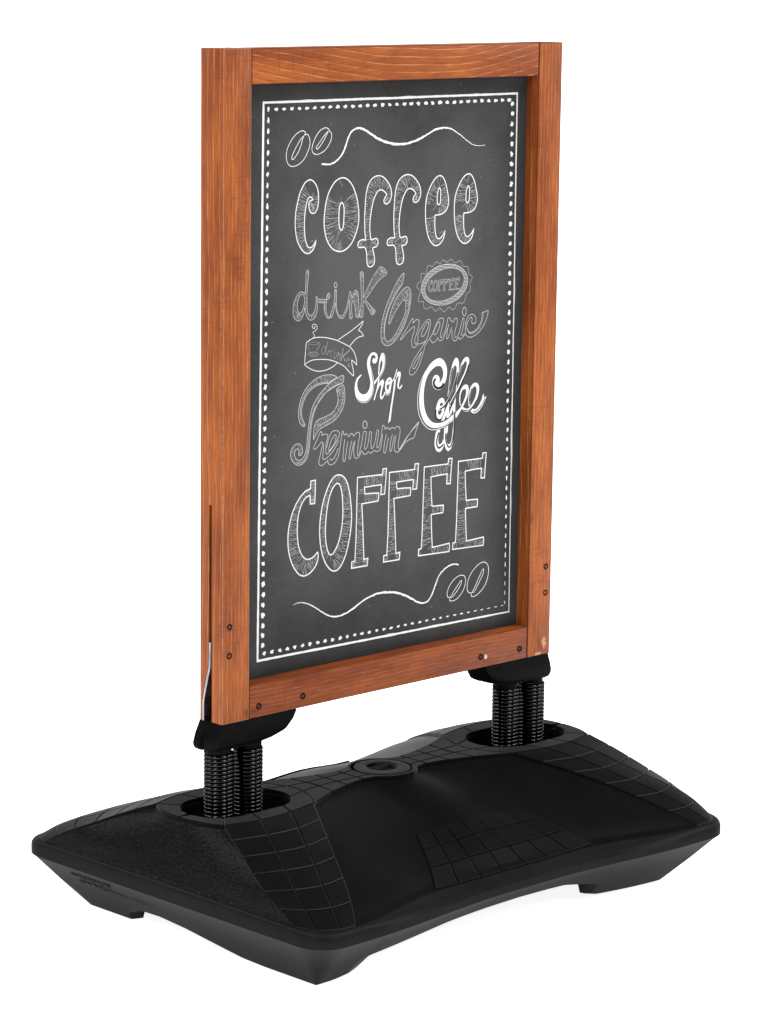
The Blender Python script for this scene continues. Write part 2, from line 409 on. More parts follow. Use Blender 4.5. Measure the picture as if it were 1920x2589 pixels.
# raised tread tiles: a chamfered pad over a patch P(u, v), skirted down into the shell
def pad(P, sink, lips='v', ts=(0, .026, .34, .66, .974, 1), drop=.0011, mat=None):
    n = len(ts); vs = []; fs = []
    for j, v in enumerate(ts):
        for i, u in enumerate(ts):
            p = np.array(P(u, v)); e = i in (0, n-1) or j in (0, n-1)
            vs.append(W3(p[0], p[1], p[2]-(drop if e else 0)))
    for j in range(n-1):
        for i in range(n-1): fs.append((j*n+i, j*n+i+1, (j+1)*n+i+1, (j+1)*n+i))
    rim = [i for i in range(n)]+[j*n+n-1 for j in range(1, n)]+[(n-1)*n+i for i in range(n-2, -1, -1)]+[j*n for j in range(n-2, 0, -1)]
    o = len(vs)
    for i in rim: vs.append(vs[i]-Vector((0, 0, sink*S)))
    m = len(rim)
    for k in range(m): fs.append((rim[k], o+k, o+(k+1) % m, rim[(k+1) % m]))
    bm = bmesh.new(); q = [bm.verts.new(v) for v in vs]
    for k, f in enumerate(fs):
        fc = bm.faces.new([q[i] for i in f])
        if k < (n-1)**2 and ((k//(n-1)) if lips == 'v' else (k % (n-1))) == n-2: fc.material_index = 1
    bmesh.ops.recalc_face_normals(bm, faces=bm.faces)
    for f in bm.faces[:1]:

        if f.normal.z < 0: bmesh.ops.reverse_faces(bm, faces=bm.faces)
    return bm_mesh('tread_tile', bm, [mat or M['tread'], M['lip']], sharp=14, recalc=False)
G = .0010
for sx, sy in QUADS:
    for r in range(6):
        for c in range(3):
            gr = G/.047; gc = G/.050
            e0 = 0 if c == 0 else gc; e1 = 1 if c == 2 else 1-gc
            def P(u, v, r=r, c=c):
                p = armP(r+gr+(1-2*gr)*v, c+e0+(e1-e0)*u); return (p[0]*sx, p[1]*sy, p[2])
            obj('tread_tile', pad(P, depth(r)+.0015), base)
# tiles of the flat spine and round the wells
def polytile(pts, top=-.1345, sink=.0085, inset=G, ch=.0009, mat=None, hole=None):
    p = [np.array(q, float) for q in pts]; n = len(p)
    area2 = sum(p[i][0]*p[(i+1) % n][1]-p[(i+1) % n][0]*p[i][1] for i in range(n))
    if area2 < 0: p = p[::-1]
    def off(d):
        r = []
        for i in range(n):
            a, b, c = p[i-1], p[i], p[(i+1) % n]
            e1 = (b-a)/(np.linalg.norm(b-a)+1e-12); e2 = (c-b)/(np.linalg.norm(c-b)+1e-12)
            n1 = np.array((-e1[1], e1[0])); n2 = np.array((-e2[1], e2[0])); m = n1+n2; l = m@m
            m = m/l*2 if l > .3 else n1
            r.append(b+m*d)
        return r
    a, b = off(inset), off(inset+ch)
    bm = bmesh.new()
    lo = [bm.verts.new(W3(q[0], q[1], top-sink)) for q in a]; mid = [bm.verts.new(W3(q[0], q[1], top-ch)) for q in a]; hi = [bm.verts.new(W3(q[0], q[1], top)) for q in b]
    for i in range(n):
        j = (i+1) % n
        bm.faces.new((lo[i], lo[j], mid[j], mid[i])); bm.faces.new((mid[i], mid[j], hi[j], hi[i]))
    f = bm.faces.new(hi); bmesh.ops.triangulate(bm, faces=[f])
    return bm_mesh('tread_tile', bm, mat or M['tread'], sharp=20, recalc=False)
def row0(c0, c1, n=8): return [tuple(armP(0, c0+(c1-c0)*i/n)[:2]) for i in range(n+1)]
def arc(t0, t1, n=10): return [stad(t0+(t1-t0)*i/n, HR+.0002) for i in range(n+1)]
def tof(x, y):                       # turn on the well rim in the direction of a point
    dx = x-HX; cx = HX+max(-HL, min(HL, dx)); return math.atan2(y, x-cx)/(2*math.pi)
C1 = [(.223,.080),(.205,.056),(.196,.040),(.1895,.020),(.1885,.0185),(.1860,0)]
tO = tof(.377, .050); tG1 = .25-.02; tG2 = .25+.02
def stu(x): # turn where the upper straight meets x
    return x
def inner(x0, x1, n=6):
    """rim points of the well between two abscissae on the far side (y>0)"""
    r = []
    for i in range(n+1):
        x = x0+(x1-x0)*i/n; d = max(0, abs(x-HX)-HL); y = math.sqrt(max(0, (HR+.0002)**2-d*d)); r.append((x, y))
    return r
yB = .0185; xB = HX-HL-math.sqrt((HR+.0002)**2-.030**2)
def mir(pts, sx, sy): return [(x*sx, y*sy) for x, y in pts]
ring_tiles = [
    [tuple(end_pt(i/8)[:2]) for i in range(9)]+inner(.378, HX+HL+HR+.0001, 7),
    row0(3, 2)+inner(.331, .378, 6),
    row0(2, 1)+inner(.266, .331, 6),
    row0(1, 0)+catmull(C1[:5], 3)[1:]+inner(xB, .266, 6)]
def E(x): return pl(abs(x), SPINE)
xs = {1: lambda y: pl(abs(y), [(0,.186),(.0185,.1885),(.04,.196),(.065,.211),(.08,.223)]), 2: lambda y: .149+.12*abs(y), 3: lambda y: .111+.04*abs(y), 4: lambda y: .071-.02*abs(y)}
def bline(x): return pl(x, [(0,.019),(.05,.0165),(.11,.0135),(.149,.0135),(.1885,.0185)])
CRD = .0560
def spine_tiles():
    r = []
    for a, b in ((2, 1), (3, 2), (4, 3)):
        m = [(xs[a](0)*(1-t)+xs[b](.0)*t) for t in np.linspace(0, 1, 7)]
        # edge strip
        x0, x1 = xs[a](bline(xs[a](0))), xs[b](bline(xs[b](0)))
        lowl = [(x0+(x1-x0)*t, bline(x0+(x1-x0)*t)) for t in np.linspace(0, 1, 5)]
        def xe(k):
            x = xs[k](.03)
            for _ in range(8): x = xs[k](E(x))
            return x
        e0, e1 = xe(a), xe(b)
        up = [(e1+(e0-e1)*t, E(e1+(e0-e1)*t)) for t in np.linspace(0, 1, 6)]
        side = [(xs[b](y), y) for y in np.linspace(lowl[-1][1], up[0][1], 5)[1:-1]]
        side0 = [(xs[a](y), y) for y in np.linspace(up[-1][1], lowl[0][1], 4)[1:-1]]
        r.append(('edge', lowl+side+up+side0))
        cm = [(x0+(x1-x0)*t, bline(x0+(x1-x0)*t)) for t in np.linspace(0, 1, 5)]
        rs = [(xs[b](y), y) for y in np.linspace(cm[-1][1], -cm[-1][1], 5)[1:-1]]
        r.append(('mid', cm+rs+[(x, -y) for x, y in cm[::-1]]))
    # next to the cap
    x1 = xs[4](.015); y1 = bline(x1); a1 = math.asin(.0185/.0487)
    ring = [(.0487*math.cos(t), .0487*math.sin(t)) for t in np.linspace(-a1, a1, 7)]
    r.append(('mid', ring+[(x1, y1), (xs[4](0), 0), (x1, -y1)]))
    return r
for sx in (1, -1):
    for sy in (1, -1):
        for t in ring_tiles: obj('tread_tile', polytile(mir(t, sx, sy)), base)
    # tile facing the spine at the well's inner end
    t = [(xs[1](y), y) for y in np.linspace(.0185, -.0185, 7)]+[(HX-HL-math.sqrt((HR+.0002)**2-y*y), y) for y in np.linspace(-.030, .030, 9)]
    obj('tread_tile', polytile(mir(t, sx, 1)), base)
    for kind, t in spine_tiles():
        for sy in ((1, -1) if kind == 'edge' else (1,)): obj('tread_tile', polytile(mir(t, sx, sy)), base)
# collar round the filler cap, running out into the spine's edges
def collar():
    a0 = math.asin(.0185/.0487); out = []
    top = [(x, E(x)) for x in np.linspace(-.0690, .0690, 40)]
    inn = [(.0487*math.cos(t), .0487*math.sin(t)) for t in np.linspace(a0, math.pi-a0, 24)]
    lo = [(.0700, bline(.07))]
    return [(-.0700, bline(.07))]+top+lo+inn
for sy in (1, -1): obj('cap_collar', polytile(mir(collar(), 1, sy), inset=.0008), base)
# tread mat on the two long panels
for sy in (-1, 1):
    HY = [(.111,.188),(.129,.2205),(.151,.258),(.1765,.2945)]
    for r in range(3):
        for c in range(7):
            def P(u, v, r=r, c=c):
                gy = .0010/.037; gx = .0010/.04
                k = r+gy+(1-2*gy)*v; i = min(int(k), 2); f = k-i
                w = HY[i][0]*(1-f)+HY[i+1][0]*f; y = HY[i][1]*(1-f)+HY[i+1][1]*f
                x = w*(-1+2*(c+gx+(1-2*gx)*u)/7)
                return (x, y*sy, zsurf(x, y*sy)+.0032)
            obj('tread_tile', pad(P, .006, 'u', mat=M['mat']), base)
# filler cap: flat flange, bowl, grip bar
def lathe(prof, n=56, cx=0, cy=0):
    vs, fs = [], []
    for r, z in prof:
        for i in range(n):
            a = 2*math.pi*i/n; vs.append(W3(cx+r*math.cos(a), cy+r*math.sin(a), z))
    for k in range(len(prof)-1):
        for i in range(n): fs.append((k*n+i, k*n+(i+1) % n, (k+1)*n+(i+1) % n, (k+1)*n+i))
    return vs, fs
vs, fs = lathe([(.0455,-.1420),(.0455,-.1352),(.0448,-.1342),(.0280,-.1330),(.0262,-.1334),(.0245,-.1360),(.0215,-.1475),(.0205,-.1490),(.0001,-.1490)])
cap = obj('filler_cap', mesh('filler_cap', vs, fs, M['cap'], sharp=40), sign, 'round black screw cap with a grip bar')
bm = bmesh.new(); bmesh.ops.create_cube(bm, size=1)
bmesh.ops.transform(bm, matrix=Matrix.Translation(W3(0, 0, -.1410)) @ Matrix.Rotation(R(17), 4, 'Z') @ Matrix.Diagonal((.0475*S, 0.0034*S, .0150*S, 1)), verts=bm.verts)
bmesh.ops.bevel(bm, geom=bm.edges[:], offset=.0010, segments=2, affect='EDGES')
obj('grip_bar', bm_mesh('grip_bar', bm, M['cap']), cap)
# moulded lettering on the hull's left end (worn, unreadable): rows of small raised strokes
rng = random.Random(5); bm = bmesh.new()
def hull_end(y, z):
    f = (-.2575-z)/(-.2575+.341); return (-.4577+.0737*f, y*(1-f)+(y*.259/.298)*f, z)
def glyph(y0, z0, w, h):
    segs = [((0,0),(0,1)),((0,1),(1,1)),((1,1),(1,0)),((0,0),(1,0)),((0,.5),(1,.5)),((0,0),(1,1))]
    for a, b in rng.sample(segs, 3):
        pa = hull_end(y0-a[0]*w, z0+a[1]*h); pb = hull_end(y0-b[0]*w, z0+b[1]*h)
        A, B = W3(*pa), W3(*pb); d = (B-A).normalized(); nrm = Vector((-.66, 0, -.75)); s = d.cross(nrm).normalized()*.0009
        q = [A-s, A+s, B+s, B-s]; lo = [bm.verts.new(p-nrm*.0004) for p in q]; hi = [bm.verts.new(p*1+nrm*.0004) for p in q]
        bm.faces.new(hi)
        for i in range(4): bm.faces.new((lo[i], lo[(i+1) % 4], hi[(i+1) % 4], hi[i]))
for i in range(9): glyph(.238-i*.0118, -.2745, .0075, .0065)
for i in range(16): glyph(.234-i*.0118, -.2865, .0075, .0065)
obj('moulded_lettering', bm_mesh('moulded_lettering', bm, M['shell']), base)

# ------------------------------------------------------------------ springs and brackets
WR, SR = .00305, .0203
def spring_mesh(z0, z1, pitch=.00617, seg=26, ns=9):
    turns = (z1-z0)/pitch; n = int(turns*seg); vs, fs = [], []
    for i in range(n+1):
        t = i/seg; a = 2*math.pi*t; c = Vector((SR*math.cos(a), SR*math.sin(a), z0+pitch*t))
        rad = Vector((math.cos(a), math.sin(a), 0))
        for k in range(ns):
            b = 2*math.pi*k/ns; q = c+rad*(WR*math.cos(b))+Vector((0, 0, WR*math.sin(b)))
            vs.append(Vector((q.x*S, q.y*S, (q.z+GZ)*S)))
    for i in range(n):
        for k in range(ns): fs.append((i*ns+k, i*ns+(k+1) % ns, (i+1)*ns+(k+1) % ns, (i+1)*ns+k))
    return mesh('coil_spring', vs, fs, M['coil'], sharp=180)
sm = spring_mesh(-.1985, -.048)
SX = [-.3448, -.2862, .2852, .3450]
for i, x in enumerate(SX):
    o = obj('coil_spring', sm, sign); o.location = (x*S, 0, 0)
    rot = [0, 70, 15, 95][i]; o.rotation_euler = (0, 0, R(rot))
def bracket(s):
    pr = [(.2085,-.0004),(.2150,-.0135),(.2235,-.0290),(.2300,-.0325),(.2560,-.0390),(.2750,-.0415),(.3000,-.0428),(.3600,-.0436),(.3670,-.0428),(.3705,-.0395),(.3715,-.0345),(.3685,-.0200),(.3640,-.0075),(.3615,-.0004)]
    bm = bmesh.new(); Y = .0250
    secs = []
    for y, ins, wing in ((-Y, .0095, -.0040), (-Y+.0016, .0055, -.0018), (-Y+.0050, .0020, -.0004), (-Y+.0095, 0, 0), (.0090, 0, 0), (.0100, -.0004, .0042), (Y-.0030, .0004, .0050), (Y-.0008, .0016, .0046), (Y, .0034, .0036)):
        ring = []
        for x, z in pr:
            dz = ins*min(1, max(0, (-z-.012)/.02)); ring.append(bm.verts.new(W3(s*(x+(dz*.5 if x < .24 else ((wing*min(1, max(0, -z/.03)) if wing > 0 else wing)-dz*.2 if x > .35 else 0))), y, z+dz)))
        secs.append(ring)
    for a, b in zip(secs, secs[1:]):
        for i in range(len(pr)): bm.faces.new((a[i], a[(i+1) % len(pr)], b[(i+1) % len(pr)], b[i]))
    bm.faces.new(secs[0]); bm.faces.new(secs[-1])
    for x in (.2840, .3455):
        vs, fs = lathe([(.0150,-.0400),(.0195,-.0415),(.0193,-.0500),(.0180,-.0520),(.0001,-.0520)], 28, s*x, 0)
        q = [bm.verts.new(v) for v in vs]
        for f in fs: bm.faces.new([q[i] for i in f])
    return bm_mesh('spring_bracket', bm, M['rubber'], sharp=32)
for s in (-1, 1): obj('spring_bracket', bracket(s), sign)

# ------------------------------------------------------------------ timber frame
HWX, HD, BT, BS = .36065, .02528, .05235, .0538
def bevel(bm, off=.0010, seg=2, mat=-1):
    ed = [e for e in bm.edges if len(e.link_faces) == 2 and e.calc_face_angle(0) > .5]
    bmesh.ops.bevel(bm, geom=ed, offset=off, segments=seg, affect='EDGES', profile=.6, material=mat)
def box(x0, x1, y0, y1, z0, z1, name, mat, bv_=.0010, em=-1):
    bm = bmesh.new(); bmesh.ops.create_cube(bm, size=1)
    a, b = W3(x0, y0, z0), W3(x1, y1, z1)
    bmesh.ops.transform(bm, matrix=Matrix.Translation((a+b)/2) @ Matrix.Diagonal((*(b-a), 1)), verts=bm.verts)
    bevel(bm, bv_, mat=em); return bm_mesh(name, bm, mat)
SLOT = [(.3310,-.0008,.0048),(.1400,-.0010,.0058),(.0880,-.0010,.0072),(.0740,-.0012,.0095),(.0340,-.0014,.0205)]
def stile(s):
    """upright with a saw-cut in its outer side that opens out towards the foot"""
    bm = bmesh.new()
    xo, xi, xm = HWX, HWX-BS+.0002, HWX-.034
    front, back = -HD, HD
    lv = [1.0, .3312]+[q[0] for q in SLOT]+[0.0]
    # cross-section outline per level, with the saw-cut collapsed above its top
    rings = []
    for i, z in enumerate(lv):
        if i < 2: a = b = .0020; d = xo
        elif i == len(lv)-1: a, b, d = -.0014, .0215, xm
        else: a, b = SLOT[i-2][1:]; d = xm
        zb = .0 if i < len(lv)-1 else (.0)
        ring = [(xi, front), (xo, front), (xo, a), (d, a), (d, b), (xo, b), (xo, back), (xi, back)]
        rings.append([bm.verts.new(W3(s*x, y, z)) for x, y in ring])
    for A, B in zip(rings, rings[1:]):
        for i in range(8):
            q = [A[i], A[(i+1) % 8], B[(i+1) % 8], B[i]]
            bm.faces.new(q)
    bm.faces.new(rings[0]); bm.faces.new(rings[-1][::-1])
    bmesh.ops.remove_doubles(bm, verts=bm.verts, dist=1e-6)
    bmesh.ops.dissolve_degenerate(bm, dist=1e-6, edges=bm.edges)
    bmesh.ops.recalc_face_normals(bm, faces=bm.faces)
    ed = [e for e in bm.edges if len(e.link_faces) == 2 and e.calc_face_angle(0) > .5 and (abs(abs(e.verts[0].co.y)-HD*S) < 1e-5 and abs(abs(e.verts[1].co.y)-HD*S) < 1e-5)]
    bmesh.ops.bevel(bm, geom=ed, offset=.0010, segments=2, affect='EDGES', profile=.6, material=1)
    return bm_mesh('frame_stile', bm, [M['stile'], M['pale_edge']] if s < 0 else [M['stile2'], M['edge']])
for s in (-1, 1): obj('frame_stile', stile(s), sign)
XI = HWX-BS
obj('frame_rail', box(-XI+.0007, XI-.0007, -HD+.0005, HD-.0005, 1-BT, .9996, 'frame_rail', [M['rail'], M['edge']], em=1), sign, 'top rail with arching pale grain lines')
obj('frame_rail', box(-XI+.0007, XI-.0007, -HD+.0005, HD-.0005, .0002, BT, 'frame_rail', [M['rail2'], M['edge']], em=1), sign, 'bottom rail with fine level grain')
# steel strap seen in the saw-cut of each upright
def strap(s):
    cl = [(.122,.0026),(.0900,.0034),(.0800,.0046),(.0680,.0080),(.0420,.0148),(.0320,.0170),(.0220,.0178),(-.0030,.0178)]
    cl = catmull(cl, 4); t = .0019; x0, x1 = HWX-.030, HWX+.0004
    bm = bmesh.new(); rg = []
    for i, (z, y) in enumerate(cl):
        rg.append([bm.verts.new(W3(s*x, yy, z)) for x, yy in ((x0, y-t), (x1, y-t), (x1, y+t), (x0, y+t))])
    for A, B in zip(rg, rg[1:]):
        for i in range(4): bm.faces.new((A[i], A[(i+1) % 4], B[(i+1) % 4], B[i]))
    bm.faces.new(rg[0]); bm.faces.new(rg[-1])
    return bm_mesh('steel_strap', bm, M['zinc'], sharp=40)
for s in (-1, 1): obj('steel_strap', strap(s), sign)
# countersunk screws: dished black head with a hexagon socket
def screw_mesh():
    n = 28; prof = [(.0052,.0004),(.0049,-.0006),(.0042,-.0009),(.0034,-.0006),(.0024,-.0003)]; vs, fs, fm = [], [], []
    for r, y in prof:
        for i in range(n): a = 2*math.pi*i/n; vs.append(Vector((r*math.cos(a)*S, y*S, r*math.sin(a)*S)))
    for k in range(len(prof)-1):
        for i in range(n): fs.append((k*n+i, k*n+(i+1) % n, (k+1)*n+(i+1) % n, (k+1)*n+i)); fm.append(0)
    o = len(vs); m = n
    for r, y in ((.0021, .0018), (.0002, .0018)):
        for i in range(n):
            a = 2*math.pi*i/n; h = math.cos(math.pi/6)/math.cos((a % (math.pi/3))-math.pi/6); vs.append(Vector((r*h*math.cos(a)*S, y*S, r*h*math.sin(a)*S)))
    for i in range(n):
        fs.append(((len(prof)-1)*n+i, (len(prof)-1)*n+(i+1) % n, o+(i+1) % n, o+i)); fm.append(1)
        fs.append((o+i, o+(i+1) % n, o+n+(i+1) % n, o+n+i)); fm.append(1)
    return mesh('screw', vs, fs, [M['screw'], M['socket']], fm, sharp=40)
scm = screw_mesh()
for x, z in ((-.3465,.148),(-.3470,.104),(-.2870,.0172),(-.1960,.0180),(.1970,.0188),(.2890,.0180),(.3480,.148),(.3480,.104)):
    o = obj('screw', scm, sign); o.location = W3(x, -HD, z)
bm = bmesh.new(); bmesh.ops.create_circle(bm, cap_ends=True, segments=16, radius=.0030*S)
bmesh.ops.transform(bm, matrix=Matrix.Translation(W3(.2085, -HD-.0002, .0172)) @ Matrix.Rotation(R(90), 4, 'X') @ Matrix.Diagonal((1, 1.25, 1, 1)), verts=bm.verts)
r = bmesh.ops.extrude_face_region(bm, geom=bm.faces[:]); bmesh.ops.translate(bm, vec=(0, .0015, 0), verts=[g for g in r['geom'] if isinstance(g, bmesh.types.BMVert)])
obj('wood_plug', bm_mesh('wood_plug', bm, M['bare']), sign, 'pale bare wood plug beside a screw')

# ------------------------------------------------------------------ chalkboard poster and its print
YB = .0005
poster = obj('poster', box(-.3120, .3120, YB, YB+.0050, BT-.006, 1-BT+.006, 'poster', M['board'], .0003), sign, 'dark grey chalkboard poster printed with white coffee lettering')

